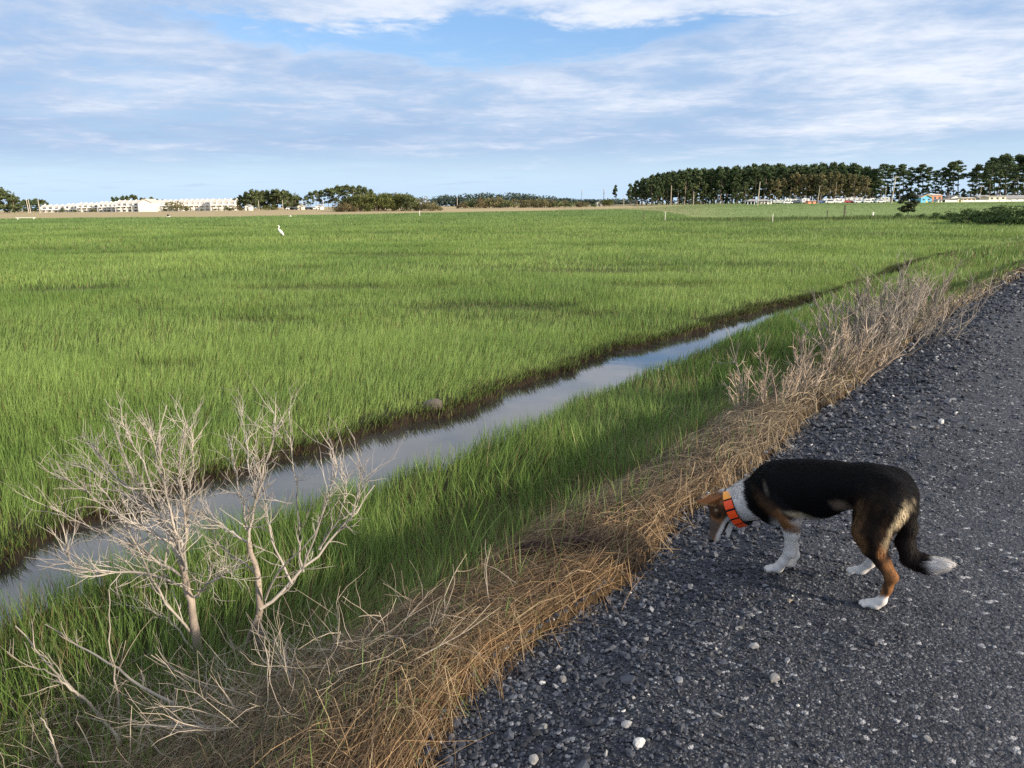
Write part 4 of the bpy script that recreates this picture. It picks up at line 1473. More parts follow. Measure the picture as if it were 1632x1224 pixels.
LIME = [(0.22, 0.34, 0.07), (0.17, 0.29, 0.06), (0.28, 0.36, 0.10)]
weed(735, 905, -0.5, 0.55, 26, 'tall pale green reed tuft at the top of the straw slope', LIME, 0.010)
weed(830, 800, -0.6, 0.50, 20, 'pale green reed tuft behind the straw, above the dark straw patch', LIME, 0.010)
weed(945, 745, -0.6, 0.45, 16, 'small pale green reed tuft on the bank near the dog', LIME, 0.010)
weed(1040, 690, -0.6, 0.55, 22, 'light green reed tuft between the ditch and the straw, left of the sapling', LIME, 0.011)
weed(1210, 655, -0.5, 0.50, 40, 'bright green leafy tuft at the foot of the dead sapling', LIME, 0.014)
weed(1100, 690, -0.5, 0.45, 30, 'arching light green grass tuft above the pale straw heap', LIME, 0.011, flop=0.7)
weed(560, 880, -0.6, 0.55, 22, 'long pale reed tuft right of the open bare shrub', LIME, 0.009)
weed(828, 690, -0.7, 0.22, 160, 'small withered dark weed at the water edge of the near bank', [(0.055, 0.040, 0.028), (0.09, 0.07, 0.045)], 0.006, 'withered_weed', 'weed', 0.10, 0.9)
weed(1270, 600, -0.4, 0.40, 60, 'dark green weed clump in front of the grey dry bushes', [(0.03, 0.06, 0.02), (0.05, 0.08, 0.03)], 0.012, 'withered_weed', 'weed', 0.10, 0.6)


def dark_straw():
    m = 420
    a, b = onz(805, 925, -0.3)[:2], onz(965, 905, -0.15)[:2]
    t = rng.random(m)
    ax = (b - a) / np.linalg.norm(b - a)
    P = a + (b - a) * t[:, None] + np.array([-ax[1], ax[0]]) * rng.normal(0, 0.035, (m, 1))
    sw = rng.normal(0, 0.25, m)
    D = np.column_stack([ax[0] * np.cos(sw) - ax[1] * np.sin(sw), ax[0] * np.sin(sw) + ax[1] * np.cos(sw)])
    c = np.array([0.075, 0.036, 0.032]) * rng.uniform(0.4, 1.6, (m, 1))
    v, f, cc = strands(P, D, rng.uniform(0.12, 0.35, m), 0.0045 * rng.uniform(.6, 1.4, m), 0.9, c, 4, np.abs(rng.normal(0.060, 0.025, m)))
    z = hgt(*((a + b) / 2))
    tag(mesh('dark_straw', v, f, M_STRAW, None, col=cc, loc=(*((a + b) / 2), z)), 'dark purplish bundle of wet stalks lying on the golden straw', 'dead stalks')


dark_straw()


# ------------------------------------------------------------------ rocks
def rock(c, r, rgb, label, sq=(1.2, 1.0, 0.8), name='stone', cat='stone', lvl=2, rough=0.22, group=None, cut=(0.38, 0.75)):
    v, f = ico()
    v = np.array(v)
    for _ in range(lvl):
        e, nv, nf = {}, [tuple(p) for p in v], []

        def mp(a, b):
            k = (min(a, b), max(a, b))
            if k not in e:
                p = (np.array(nv[a]) + np.array(nv[b])) / 2
                e[k] = len(nv); nv.append(tuple(p))
            return e[k]
        for a, b, c_ in f:
            x1, x2, x3 = mp(a, b), mp(b, c_), mp(c_, a)
            nf += [(a, x1, x3), (b, x2, x1), (c_, x3, x2), (x1, x2, x3)]
        v = np.array(nv); v *= (0.65 / np.linalg.norm(v, axis=1) + 0.35)[:, None] if _ == 0 else 1
        f = np.array(nf)
    # broken faces: cut the ball by a few random planes
    for k in range(9):
        n = rng.normal(0, 1, 3); n /= np.linalg.norm(n)
        lim = rng.uniform(*cut)
        d = v @ n
        over = d > lim
        v[over] -= n * (d[over] - lim)[:, None] * 0.92
    v = v + rng.normal(0, rough * 0.06, v.shape)
    v = v * np.array(sq) * r
    a = rng.uniform(0, 6.28)
    v = v @ np.array([[math.cos(a), math.sin(a), 0], [-math.sin(a), math.cos(a), 0], [0, 0, 1]])
    n1 = fbm(v[:, 0] / r * 2 + 9, v[:, 2] / r * 2 + v[:, 1] / r, 121, 3)[:, None]
    o = mesh(name, v, f, M_STONE, None, False, np.array(rgb) * (0.6 + 0.8 * n1))
    o.location = [float(q) for q in c]
    return tag(o, label, cat, group)


def ditch_rock(px, py, r, rgb, label, up=0.3, **k):
    c = onz(px, py, WATER_Z)
    return rock((c[0], c[1], WATER_Z + r * up), r, rgb, label, name='rock', cat='rock', cut=(0.62, 0.92), **k)


ditch_rock(692, 660, 0.14, (0.090, 0.072, 0.057), 'round brown rock at the foot of the far ditch bank', 0.55)
ditch_rock(1012, 553, 0.10, (0.055, 0.043, 0.032), 'brown mud lump on the far bank where the ditch reflects blue sky', 0.3, sq=(1.3, 0.8, 0.6))
STONES = [(1001, 1158, 0.021, .42, 'pale grey angular stone beside the larger whitish one near the bottom'), (1019, 1188, 0.024, .62, 'whitish stone lowest on the gravel, near the bottom edge'),
          (1202, 1032, 0.022, .42, 'pale grey flat stone in front of the front paws of the dog'), (1255, 1055, 0.016, .36, 'light grey stone right of the flat pale one'),
          (1234, 1085, 0.025, .26, 'broad grey flat stone below the dog'), (1180, 1003, 0.018, .20, 'mid grey stone above the pale flat one'),
          (868, 1160, 0.020, .24, 'grey stone halfway between the straw and the two pale stones'), (848, 1215, 0.022, .30, 'light stone at the bottom edge beside the straw'),
          (896, 1085, 0.020, .20, 'bluish grey stone near the straw edge'), (1258, 958, 0.016, .28, 'sandy stone between the near paws of the dog'),
          (1143, 1143, 0.017, .28, 'grey stone alone on the finer gravel'), (1478, 1180, 0.016, .26, 'small grey stone on the smooth right part of the road'),
          (865, 1090, 0.014, .55, 'tiny bright white stone near the straw edge'), (1082, 1160, 0.018, .14, 'dark grey flat stone near the bottom, right of the pale pair')]
for i, (px, py, r, v, lab) in enumerate(STONES):
    c = onz(px, py, -0.02)
    z = float(road_z(c[None, :2])[0][0])
    c = onz(px, py, z)
    v *= 0.66
    rgb = np.array([v, v * 0.985, v * 0.97]) if 'sandy' not in lab else np.array([v * 1.2, v, v * 0.75])
    rock((c[0], c[1], z + r * 0.35), r, rgb, lab, sq=(1.2, 0.85, 0.6), lvl=1)


def twig_litter():
    """the tangle of thin grey twigs over the straw heap at the foot of the bare shrubs"""
    lines = []
    c0 = onz(330, 1170, -0.5)
    for i in range(520):
        x, y = c0[0] + rng.normal(0, 0.50), c0[1] + rng.normal(0, 0.26)
        z_, e_, n_, f_ = land(np.array([[x, y]]))
        if e_[0] > -0.1 or n_[0] < 0.5:
            continue
        a = rng.uniform(0, 6.283)
        twig((x, y, z_[0] + rng.uniform(0.0, 0.10)), (math.cos(a), math.sin(a), rng.uniform(-0.1, 0.55)), rng.uniform(0.12, 0.42), rng.uniform(0.0013, 0.0034), 1, lines, 0.6, 6, 1.2)
    for p, r in lines:
        p[:, 2] = np.maximum(p[:, 2], land(p[:, :2])[0] + 0.012)
    V, F = tubes(lines, 4)
    tag(mesh('dead_twigs', V, F, M_TWIG, None, True, bark(V, (0.20, 0.165, 0.125), (0.47, 0.40, 0.32), 15)), 'tangle of thin grey dead twigs over the straw heap under the shrubs', 'twigs', kind='stuff')


twig_litter()

# ------------------------------------------------------------------ trees: bare tapered trunk with limbs, crown of many small leaf sprays
def sprays(ctr, rad, n, size, cols, flat=0.75):
    """n small leaf faces spread through blobs at ctr (k,3) with radii rad (k,3)"""
    k = rng.integers(0, len(ctr), n)
    u = rng.normal(0, 1, (n, 3)); u /= np.linalg.norm(u, axis=1)[:, None]
    P = ctr[k] + u * rad[k] * (rng.uniform(0.25, 1.0, n) ** 0.5)[:, None]
    a = rng.normal(0, 1, (n, 3)); a[:, 2] *= flat; a /= np.linalg.norm(a, axis=1)[:, None]
    b = np.cross(a, rng.normal(0, 1, (n, 3))); b /= np.linalg.norm(b, axis=1)[:, None]
    s = size * rng.uniform(0.5, 1.35, n)[:, None]
    V = np.stack([P - a * s, P + b * s * 0.45, P + a * s, P - b * s * 0.45], 1).reshape(-1, 3)
    F = (np.arange(n) * 4)[:, None] + np.array([[0, 1, 2, 3]])
    tone = rng.uniform(0.65, 1.3, len(ctr))[k] * rng.uniform(0.7, 1.3, n)
    C = np.array(cols)[rng.integers(0, len(cols), n)] * tone[:, None]
    return V, F, np.repeat(C, 4, 0)


def pine_meshes(h, first, spread, n, cols, bark_c, size=0.42, clumps=26, lean=0.0, flat=1.0):
    """the meshes of one pine: (trunk, crown)"""
    m = 9
    t = np.linspace(0, 1, m)
    wob = np.cumsum(rng.normal(0, 0.010 * h, (m, 2)), 0); wob -= wob[0]
    tr = np.column_stack([wob[:, 0] + lean * t ** 1.5 * h, wob[:, 1], t * h * 0.97])
    tr[0, 2] = -0.4
    lines = [(tr, h * (0.0145 * (1 - t) ** 0.8 + 0.002))]
    ctr, rad = [], []
    for i in range(clumps):
        q = first + (1 - first) * rng.uniform(0.0, 1.0) ** 0.8
        c0 = np.array([np.interp(q, t, tr[:, j]) for j in range(3)])
        rel = (q - first) / (1 - first)
        reach = spread * (math.sin(math.pi * min(0.98, 0.18 + rel * 0.80)) ** 0.8) * rng.uniform(0.35, 1.0)
        a = rng.uniform(0, 6.283)
        p = c0 + np.array([math.cos(a) * reach, math.sin(a) * reach, rng.uniform(0.0, 0.10) * spread + 0.15 * reach])
        lines.append((np.array([c0 - [0, 0, 0.05 * spread], (c0 + p) / 2 + [0, 0, 0.05 * reach], p]), np.array([0.004, 0.003, 0.0015]) * h))
        ctr.append(p)
        w = spread * rng.uniform(0.22, 0.40)
        rad.append((w, w, w * rng.uniform(0.40, 0.65) * flat))
    ctr.append(tr[-1]); rad.append((spread * 0.35, spread * 0.35, spread * 0.35 * flat))
    V, F = tubes(lines, 5)
    tm = mesh('trunk', V, F, M_TWIG, None, True, bark(V, bark_c[0], bark_c[1], 5, 1.5))
    V, F, C = sprays(np.array(ctr), np.array(rad), n, size, cols)
    cm = mesh('crown', V, F, M_LEAF, None, False, C)
    md = (tm.data, cm.data)
    bpy.data.objects.remove(tm); bpy.data.objects.remove(cm)
    return md


def bush_meshes(w, h, n, cols, size, stems=6, lumps=14):
    ctr, rad, lines = [], [], []
    for i in range(lumps):
        a, r = rng.uniform(0, 6.283), rng.uniform(0, 1) ** 0.6
        z = h * (0.20 + 0.62 * (1 - r * r) * rng.uniform(0.35, 1.0))
        p = np.array([math.cos(a) * r * w * 0.40, math.sin(a) * r * w * 0.40, z])
        ctr.append(p)
        s = rng.uniform(0.16, 0.27)
        rad.append((w * s, w * s, h * s * 0.95))
        if i < stems:
            b = np.array([p[0] * 0.2, p[1] * 0.2, -0.2])
            lines.append((np.array([b, b * 0.5 + p * 0.5 + [0, 0, 0.05 * h], p]), np.array([0.022, 0.015, 0.006]) * h))
    V, F = tubes(lines, 4)
    tm = mesh('stems', V, F, M_TWIG, None, True, bark(V, (0.10, 0.08, 0.06), (0.22, 0.18, 0.14), 9, 2))
    V, F, C = sprays(np.array(ctr), np.array(rad), n, size, cols, 1.0)
    cm = mesh('foliage', V, F, M_LEAF, None, False, C)
    md = (tm.data, cm.data)
    bpy.data.objects.remove(tm); bpy.data.objects.remove(cm)
    return md


def plant(name, md, x, y, label, cat, group=None, s=1.0, rz=None, z=None, parts=('trunk', 'crown'), sx=1.0):
    r = empty(name, (x, y, hgt(x, y) if z is None else z), label, cat, group, rng.uniform(0, 6.283) if rz is None else rz)
    r.scale = (s * sx, s * sx, s)
    for nm, d in zip(parts, md):
        o = bpy.data.objects.new(nm, d)
        link(o, r)
    return r


DK = [(0.062, 0.098, 0.042), (0.080, 0.115, 0.046), (0.046, 0.078, 0.038), (0.105, 0.130, 0.052)]
OL = [(0.14, 0.145, 0.065), (0.18, 0.16, 0.072), (0.10, 0.115, 0.052), (0.20, 0.155, 0.08)]
MD = [(0.085, 0.115, 0.048), (0.11, 0.14, 0.055), (0.070, 0.095, 0.044), (0.135, 0.145, 0.06)]
YG = [(0.11, 0.125, 0.035), (0.085, 0.105, 0.030), (0.065, 0.085, 0.028), (0.14, 0.14, 0.045)]
BARK = ((0.16, 0.125, 0.10), (0.34, 0.27, 0.21))
DBARK = ((0.07, 0.06, 0.055), (0.17, 0.14, 0.12))

wood = [pine_meshes(21, f, s, 1700, DK, BARK, 0.72, 36) for f, s in ((0.30, 4.0), (0.38, 3.6), (0.22, 4.2), (0.34, 3.8))]
wood_ol = [pine_meshes(17, f, s, 1100, OL, BARK, 0.62, 32) for f, s in ((0.22, 3.3), (0.30, 3.6), (0.16, 3.0))]
low_fill = [pine_meshes(11, 0.06, 3.2, 1000, DK, DBARK, 0.62, 30), pine_meshes(12, 0.10, 3.5, 1000, MD, DBARK, 0.62, 30)]
open_p = [pine_meshes(23, f, s, 1700, DK, DBARK, 0.60, 30, ln, 0.55) for f, s, ln in ((0.26, 5.4, 0.03), (0.34, 5.0, -0.03), (0.20, 5.6, 0.05), (0.30, 4.8, 0.0))]
clump_p = [pine_meshes(10, f, s, 1400, MD, BARK, 0.55, 32) for f, s in ((0.08, 4.0), (0.14, 4.3), (0.10, 3.7))]
tall_p = [pine_meshes(12, f, s, 1100, MD, BARK, 0.52, 26, ln) for f, s, ln in ((0.32, 3.9, 0.02), (0.25, 3.5, -0.02), (0.38, 3.8, 0.0))]


def top_y(px, ks):
    return np.interp(px, [k[0] for k in ks], [k[1] for k in ks])


def row(protos, x0, x1, step, Y, tops, proto_h, name, label, group, jit=0.25, yj=8, drop=0.0):
    px = x0
    while px < x1:
        q = px + rng.uniform(-jit, jit) * step
        YY = Y + rng.uniform(-yj, yj)
        p = at(q, 327, YY)
        g = hgt(p[0], YY)
        ht = at(q, top_y(q, tops) + drop, YY)[2] - g
        k = rng.integers(0, len(protos))
        plant(name, protos[k], p[0], YY, label, 'tree', group, ht * rng.uniform(0.93, 1.03) / proto_h, z=g)
        px += step


T_WOOD = [(996, 305), (1003, 295), (1012, 290), (1020, 285), (1050, 277), (1100, 270), (1150, 266), (1220, 263), (1300, 262), (1345, 262), (1375, 264), (1392, 270)]
row(wood, 1004, 1392, 8.5, 425, T_WOOD, 21, 'pine_tree', 'tall dark pine in the front of the dense wood behind the caravan park', 'pines of the dense wood', drop=3)
row(wood, 1016, 1392, 8.0, 455, T_WOOD, 21, 'pine_tree', 'dark pine crown rising deeper inside the dense wood behind the caravan park', 'inner pines of the dense wood')
row(wood, 1022, 1392, 8.0, 490, T_WOOD, 21, 'pine_tree', 'dark pine crown rising deeper inside the dense wood behind the caravan park', 'inner pines of the dense wood')
row(low_fill, 1020, 1400, 9.0, 470, [(1000, 305), (1400, 303)], 11.5, 'young_pine', 'low bushy pine filling the shade under the dense dark wood', 'low pines under the wood')
row(wood_ol, 1228, 1382, 10, 412, [(1228, 286), (1260, 276), (1330, 272), (1382, 280)], 17, 'olive_pine', 'olive brown sunlit pine directly behind the caravans, in front of the dark wood', 'olive pines behind the caravans', drop=2)
row(low_fill, 1052, 1190, 17, 418, [(1050, 296), (1190, 293)], 11.5, 'young_pine', 'small green pine at the sunny front of the wood, left of the white pavilion', 'small pines at the front of the wood')
T_OPEN = [(1388, 268), (1400, 261), (1430, 262), (1455, 266), (1470, 262), (1485, 272), (1500, 263), (1515, 256), (1534, 255)]
row(open_p, 1392, 1532, 9.5, 430, T_OPEN, 23, 'tall_pine', 'tall open pine with sky showing between its branches, behind the blue gabled house', 'open pines behind the blue house')
row(low_fill, 1392, 1475, 11, 450, [(1390, 300), (1475, 302)], 11.5, 'young_pine', 'low dark pine beneath the open pines left of the blue house', 'low pines beneath the open pines')
T_RIGHT = [(1542, 268), (1556, 262), (1575, 253), (1590, 247), (1632, 245), (1680, 246)]
row(open_p, 1545, 1665, 9.5, 420, T_RIGHT, 23, 'tall_pine', 'tall open pine of the last group on the right, above the grey roofed buildings', 'open pines at the far right')
row(open_p, 1560, 1665, 14, 455, T_RIGHT, 23, 'tall_pine', 'tall open pine of the last group on the right, above the grey roofed buildings', 'open pines at the far right')
row(low_fill, 1478, 1668, 11, 475, [(1478, 300), (1540, 306), (1600, 296), (1668, 294)], 11.5, 'young_pine', 'dim low pine filling the background behind the houses at the right', 'low pines behind the right hand houses')
row(low_fill, 1535, 1580, 13, 430, [(1535, 301), (1580, 298)], 11.5, 'young_pine', 'low spreading pine left of the grey roofed buildings', 'low pines left of the grey roofs')
p = at(980, 327, 470); plant('lone_pine', wood[1], p[0], 470, 'lone thin pine standing apart in the gap left of the dense wood', 'tree', s=(at(980, 295, 470)[2] - hgt(p[0], 470)) / 21, sx=0.75)
for q, yt in ((1004, 293), (1012, 299)):
    p = at(q, 327, 430)
    plant('edge_pine', wood[0], p[0], 430, ('slender pine at the left end of the dense wood' if q == 1004 else 'shorter pine second from the left end of the dense wood'), 'tree', s=(at(q, yt, 430)[2] - hgt(p[0], 430)) / 21, sx=0.9)
# left groups
T_L1 = [(372, 318), (385, 310), (400, 305), (420, 303), (450, 303), (468, 306), (480, 312)]
row(clump_p, 376, 480, 8.5, 440, T_L1, 10, 'pine_tree', 'sunlit pine in the round topped clump right of the white terraced houses', 'pines right of the terraces', drop=1)
row(clump_p, 374, 480, 11, 455, [(372, 318), (420, 308), (480, 316)], 10, 'young_pine', 'low tree filling the clump right of the white terraced houses', 'low trees right of the terraces')
T_L2 = [(482, 318), (490, 309), (505, 304), (520, 303), (535, 297), (560, 295), (580, 297), (592, 303)]
row(tall_p, 488, 592, 8.5, 440, T_L2, 12, 'pine_tree', 'tall open pine in the gappy row left of the big round thicket', 'open pines left of the thicket')
T_L0 = [(-60, 300), (0, 304), (10, 303), (22, 310), (30, 316)]
row(clump_p, -50, 24, 9, 400, T_L0, 10, 'pine_tree', 'big pine at the far left edge, beside the white terraces', 'pines at the far left edge')
T_L0b = [(20, 318), (40, 318), (60, 317), (72, 320), (78, 325)]
row(low_fill, 22, 80, 4.5, 470, T_L0b, 11.5, 'hazy_tree', 'low hazy tree between the big left pines and the terraces', 'hazy trees left of the terraces')
row(low_fill, 183, 226, 7, 520, [(183, 313), (190, 312), (212, 312), (226, 316)], 11.5, 'hazy_tree', 'dark tree top showing above the roofs of the white terraces', 'trees above the terrace roofs')
row(low_fill, 232, 262, 9, 520, [(232, 315), (240, 314), (262, 319)], 11.5, 'hazy_tree', 'dark tree top showing above the roofs of the white terraces', 'trees above the terrace roofs')

# far wood that reads as one mass; bluish leaf colours stand in for haze
def far_wood(name, x0, x1, tops, Y, n, cols, label):
    px = rng.uniform(x0, x1, n // 40)
    c = []
    for q in px:
        Y2 = Y + rng.uniform(-15, 15)
        b = at(q, 327, Y2)
        zt = at(q, top_y(q, tops), Y2)[2]
        g = hgt(b[0], Y2)
        c.append((b[0], Y2, g + (zt - g) * rng.uniform(0.15, 0.85)))
    c = np.array(c)
    rad = np.tile((9.0, 9.0, 3.2), (len(c), 1)) * (Y / 800)
    V, F, C = sprays(c, rad, n, 1.3 * Y / 800, cols)
    tag(mesh(name, V, F, M_LEAF, None, False, C), label, 'wood', kind='stuff')


T_FAR = [(690, 320), (700, 314), (720, 311), (760, 309), (800, 308), (840, 309), (870, 314), (900, 318), (940, 322), (1000, 322)]
far_wood('far_woods', 695, 960, T_FAR, 760, 9000, [(0.055, 0.085, 0.070), (0.07, 0.10, 0.075), (0.045, 0.07, 0.06)], 'low hazy wood far off behind the brushy strip')
far_wood('far_woods', 930, 1010, [(930, 321), (1010, 319)], 700, 2200, [(0.05, 0.075, 0.06), (0.06, 0.085, 0.065)], 'dark hazy strip of far wood left of the dense pines')

# thickets of bushes
thick = [bush_meshes(12, 8.5, 1500, YG, 0.42), bush_meshes(11, 9.0, 1500, MD, 0.42), bush_meshes(13, 7.5, 1500, YG, 0.42)]
brush = [bush_meshes(9, 4.5, 700, OL, 0.36), bush_meshes(8, 4.0, 700, MD, 0.36), bush_meshes(8, 3.6, 700, [(0.16, 0.12, 0.06), (0.10, 0.09, 0.045), (0.12, 0.10, 0.05)], 0.34)]
BP = ('stems', 'foliage')


def bushes(protos, x0, x1, step, Y, tops, ph, name, label, group, yj=6):
    q = x0
    while q < x1:
        qq = q + rng.uniform(-.3, .3) * step
        YY = Y + rng.uniform(-yj, yj)
        b = at(qq, 330, YY)
        g = hgt(b[0], YY)
        h = at(qq, top_y(qq, tops), YY)[2] - g
        k = rng.integers(0, len(protos))
        plant(name, protos[k], b[0], YY, label, 'bush', group, h / ph, z=g, parts=BP, sx=max(0.8, step * 0.001 * YY * 1.3 / 10 / max(h / ph, .1)))
        q += step


T_THICK = [(538, 322), (552, 312), (565, 304), (585, 301), (610, 299), (635, 300), (655, 303), (668, 311), (690, 320), (702, 326)]
bushes(thick, 548, 665, 13, 300, T_THICK, 8.4, 'thicket_bush', 'big olive green bush of the rounded thicket in the middle distance', 'bushes of the rounded thicket')
bushes(thick, 556, 660, 15, 322, T_THICK, 8.4, 'thicket_bush', 'big olive green bush of the rounded thicket in the middle distance', 'bushes of the rounded thicket')
bushes(brush, 536, 560, 9, 290, [(530, 322), (560, 318)], 4.2, 'scrub_bush', 'brownish scrub at the left foot of the rounded thicket', 'scrub left of the thicket')
bushes(brush, 668, 704, 9, 300, T_THICK, 4.2, 'scrub_bush', 'low scrub tapering off right of the rounded thicket', 'scrub right of the thicket')
T_BR = [(735, 320), (750, 314), (790, 312), (800, 316), (840, 316), (880, 315), (900, 318), (945, 322)]
bushes(brush, 738, 946, 9, 380, T_BR, 4.2, 'scrub_bush', 'olive brown bush in the brushy strip before the far hazy wood', 'bushes of the brushy strip')
for (q, w, yt, yb, lab) in ((428, 3, 323, 335, 'round green bush in front of the clump right of the terraces'), (279, 1.5, 319, 337, 'loose brownish tree in front of the terraces, near the middle'), (298, 1, 329, 337, 'small round bush in front of the terraces, right of the loose tree'),
                            (362, 1, 327, 336, 'thin bush before the right end of the white terraces'), (377, 1.2, 325, 336, 'brown bush at the right end wall of the terraces'), (120, 1.6, 333, 338.5, 'low wide scrub before the short second terrace'), (172, 2.0, 334, 338.5, 'low wide scrub before the terrace with open bays'), (205, 1.4, 334.5, 338.5, 'tiny scrub before the biggest terrace'), (345, 1.2, 331, 337, 'small bush before the rightmost terrace'), (322, 1.0, 332, 337, 'tiny bush before the long saw toothed terrace'), (100, 1.2, 331, 338, 'low bush before the left end of the terraces'),
                            (150, 1.6, 332, 338, 'wide low bush before the terraces, left of the loose tree'), (262, 1.2, 331, 337, 'low bush left of the loose brownish tree'), (963, 1, 316, 327, 'dark bush in the gap beside the bare pole'), (972, 1.2, 314, 327, 'dark bush left of the lone thin pine'), (1110, 1.5, 319, 327, 'pale green bush on the dry bank before the dense wood')):
    Yb = 415.0
    b = at(q, yb, Yb); g = hgt(b[0], Yb)
    h = at(q, yt, Yb)[2] - g
    plant('bush', (brush if q in (377, 279) else thick)[int(q) % 3], b[0], Yb, lab, 'bush', s=h / (4.2 if q in (377, 279) else 8.4), z=g, parts=BP, sx=0.8 + 0.25 * w)

# the small dark tree and the shrubs along the right, nearer than the lawn
tree_near = [(0.030, 0.045, 0.018), (0.045, 0.058, 0.022), (0.060, 0.065, 0.028), (0.022, 0.035, 0.016)]
tm = pine_meshes(3.8, 0.22, 1.5, 2600, tree_near, DBARK, 0.16, 34, 0.05)
b = at(1446, 350, 92); plant('small_tree', tm, b[0], 92, 'small dark ragged tree alone in the marsh grass, before the blue gabled house', 'tree', s=(at(1446, 308, 92)[2] - hgt(b[0], 92)) / 3.8, rz=0.4)
SHR = [(0.070, 0.115, 0.034), (0.090, 0.145, 0.042), (0.050, 0.085, 0.028)]
sh = [bush_meshes(3.2, 1.8, 2200, SHR, 0.085), bush_meshes(3.0, 1.6, 2200, SHR, 0.085)]
for i, (q, yt, yb, YY, lab) in enumerate(((1432, 338, 352, 90, 'low green shrub at the left foot of the small dark tree'), (1470, 338, 352, 88, 'low green shrub right of the small dark tree'),
                                     (1492, 337, 352, 84, 'green shrub midway between the small dark tree and the dense shrub row'), (1512, 333, 350, 82, 'green shrub with a pointed top at the left end of the shrub row'),
                                     (1545, 330, 350, 74, 'dark green shrub in the row at the right, below the white fence'), (1570, 327, 350, 72, 'dark rounded shrub in the row at the right, below the grey roofs'),
                                     (1598, 324, 350, 70, 'tall dark shrub near the right edge, below the grey roofs'), (1625, 322, 352, 68, 'tall dark shrub cut by the right edge'), (1655, 322, 352, 68, 'tall dark shrub just past the right edge'))):
    b = at(q, yb, YY); g = hgt(b[0], YY)
    plant('shrub', sh[i % 2], b[0], YY, lab, 'shrub', s=(at(q, yt, YY)[2] - g) / 1.75, z=g, parts=BP, sx=1.15 if q > 1530 else 0.9)


# ------------------------------------------------------------------ builders for far built things
def boxm(x0, x1, y0, y1, z0, z1):
    v = np.array([(x, y, z) for x in (x0, x1) for y in (y0, y1) for z in (z0, z1)], float)
    f = np.array([(0, 1, 3, 2), (4, 6, 7, 5), (0, 4, 5, 1), (2, 3, 7, 6), (0, 2, 6, 4), (1, 5, 7, 3)])
    return v, f


def joinm(ms):
    Vs, Fs, o = [], {}, 0
    for v, f in ms:
        Vs.append(v)
        for q in (f if isinstance(f, list) else [f]):
            Fs.setdefault(q.shape[1], []).append(q + o)
        o += len(v)
    return np.concatenate(Vs), [np.concatenate(k) for k in Fs.values()]


def part(name, ms, mat, parent):
    V, F = joinm(ms if isinstance(ms, list) else [ms])
    return mesh(name, V, F, mat, parent)


def prism(pts, y0, y1):
    """an outline in x, z pushed from y0 to y1"""
    n = len(pts)
    v = np.array([(x, y, z) for y in (y0, y1) for x, z in pts], float)
    f = [np.array([[i, (i + 1) % n, n + (i + 1) % n, n + i] for i in range(n)]), np.array([list(range(n))[::-1], list(range(n, 2 * n))])]
    return v, f


WHITE = plain('white_paint', (0.80, 0.78, 0.73), 0.6, 0.06, 0.4)
CREAM = plain('cream_paint', (0.72, 0.66, 0.52), 0.6, 0.08, 0.5)
PGLASS = plain('sunlit_window', (0.42, 0.41, 0.38), 0.3, 0.2, 0.6, 0.5)
GLASS = plain('window_glass', (0.09, 0.10, 0.12), 0.12, 0.3, 0.6, 0.6)
ROOFG = plain('grey_shingle', (0.30, 0.29, 0.28), 0.8, 0.2, 1.5)
ROOFB = plain('tan_shingle', (0.55, 0.49, 0.42), 0.8, 0.15, 1.5)
BLUE = plain('sky_blue_paint', (0.16, 0.52, 0.80), 0.6, 0.08, 0.8)
ORANGE = plain('orange_paint', (0.80, 0.30, 0.17), 0.6, 0.1, 0.8)
YELLOW = plain('yellow_paint', (0.72, 0.55, 0.12), 0.6, 0.1, 0.8)
PALEY = plain('pale_yellow_paint', (0.72, 0.66, 0.42), 0.6, 0.1, 0.8)
POLEW = plain('weathered_pole', (0.46, 0.40, 0.33), 0.8, 0.2, 1.0)
DARKW = plain('dark_timber', (0.09, 0.075, 0.06), 0.8, 0.3, 1.0)
STEEL = plain('grey_metal', (0.35, 0.36, 0.38), 0.45, 0.15, 2.0)
RUBBER = plain('tyre_rubber', (0.02, 0.02, 0.022), 0.8, 0.2, 4)
RVW = plain('caravan_white', (0.74, 0.74, 0.73), 0.4, 0.05, 0.7)
RVG = plain('caravan_grey', (0.52, 0.53, 0.52), 0.4, 0.08, 0.7)
RVB = plain('caravan_stripe', (0.13, 0.17, 0.30), 0.4, 0.1, 0.7)
TANP = plain('tan_paint', (0.62, 0.45, 0.27), 0.6, 0.1, 0.8)


def place(name, q, yb, Y, label, cat, group=None, rz=0.0):
    b = at(q, yb, Y)
    return empty(name, (b[0], Y, hgt(b[0], Y)), label, cat, group, rz)


PXM = lambda Y: Y * 0.974 / FPX                  # metres per photo pixel at distance Y


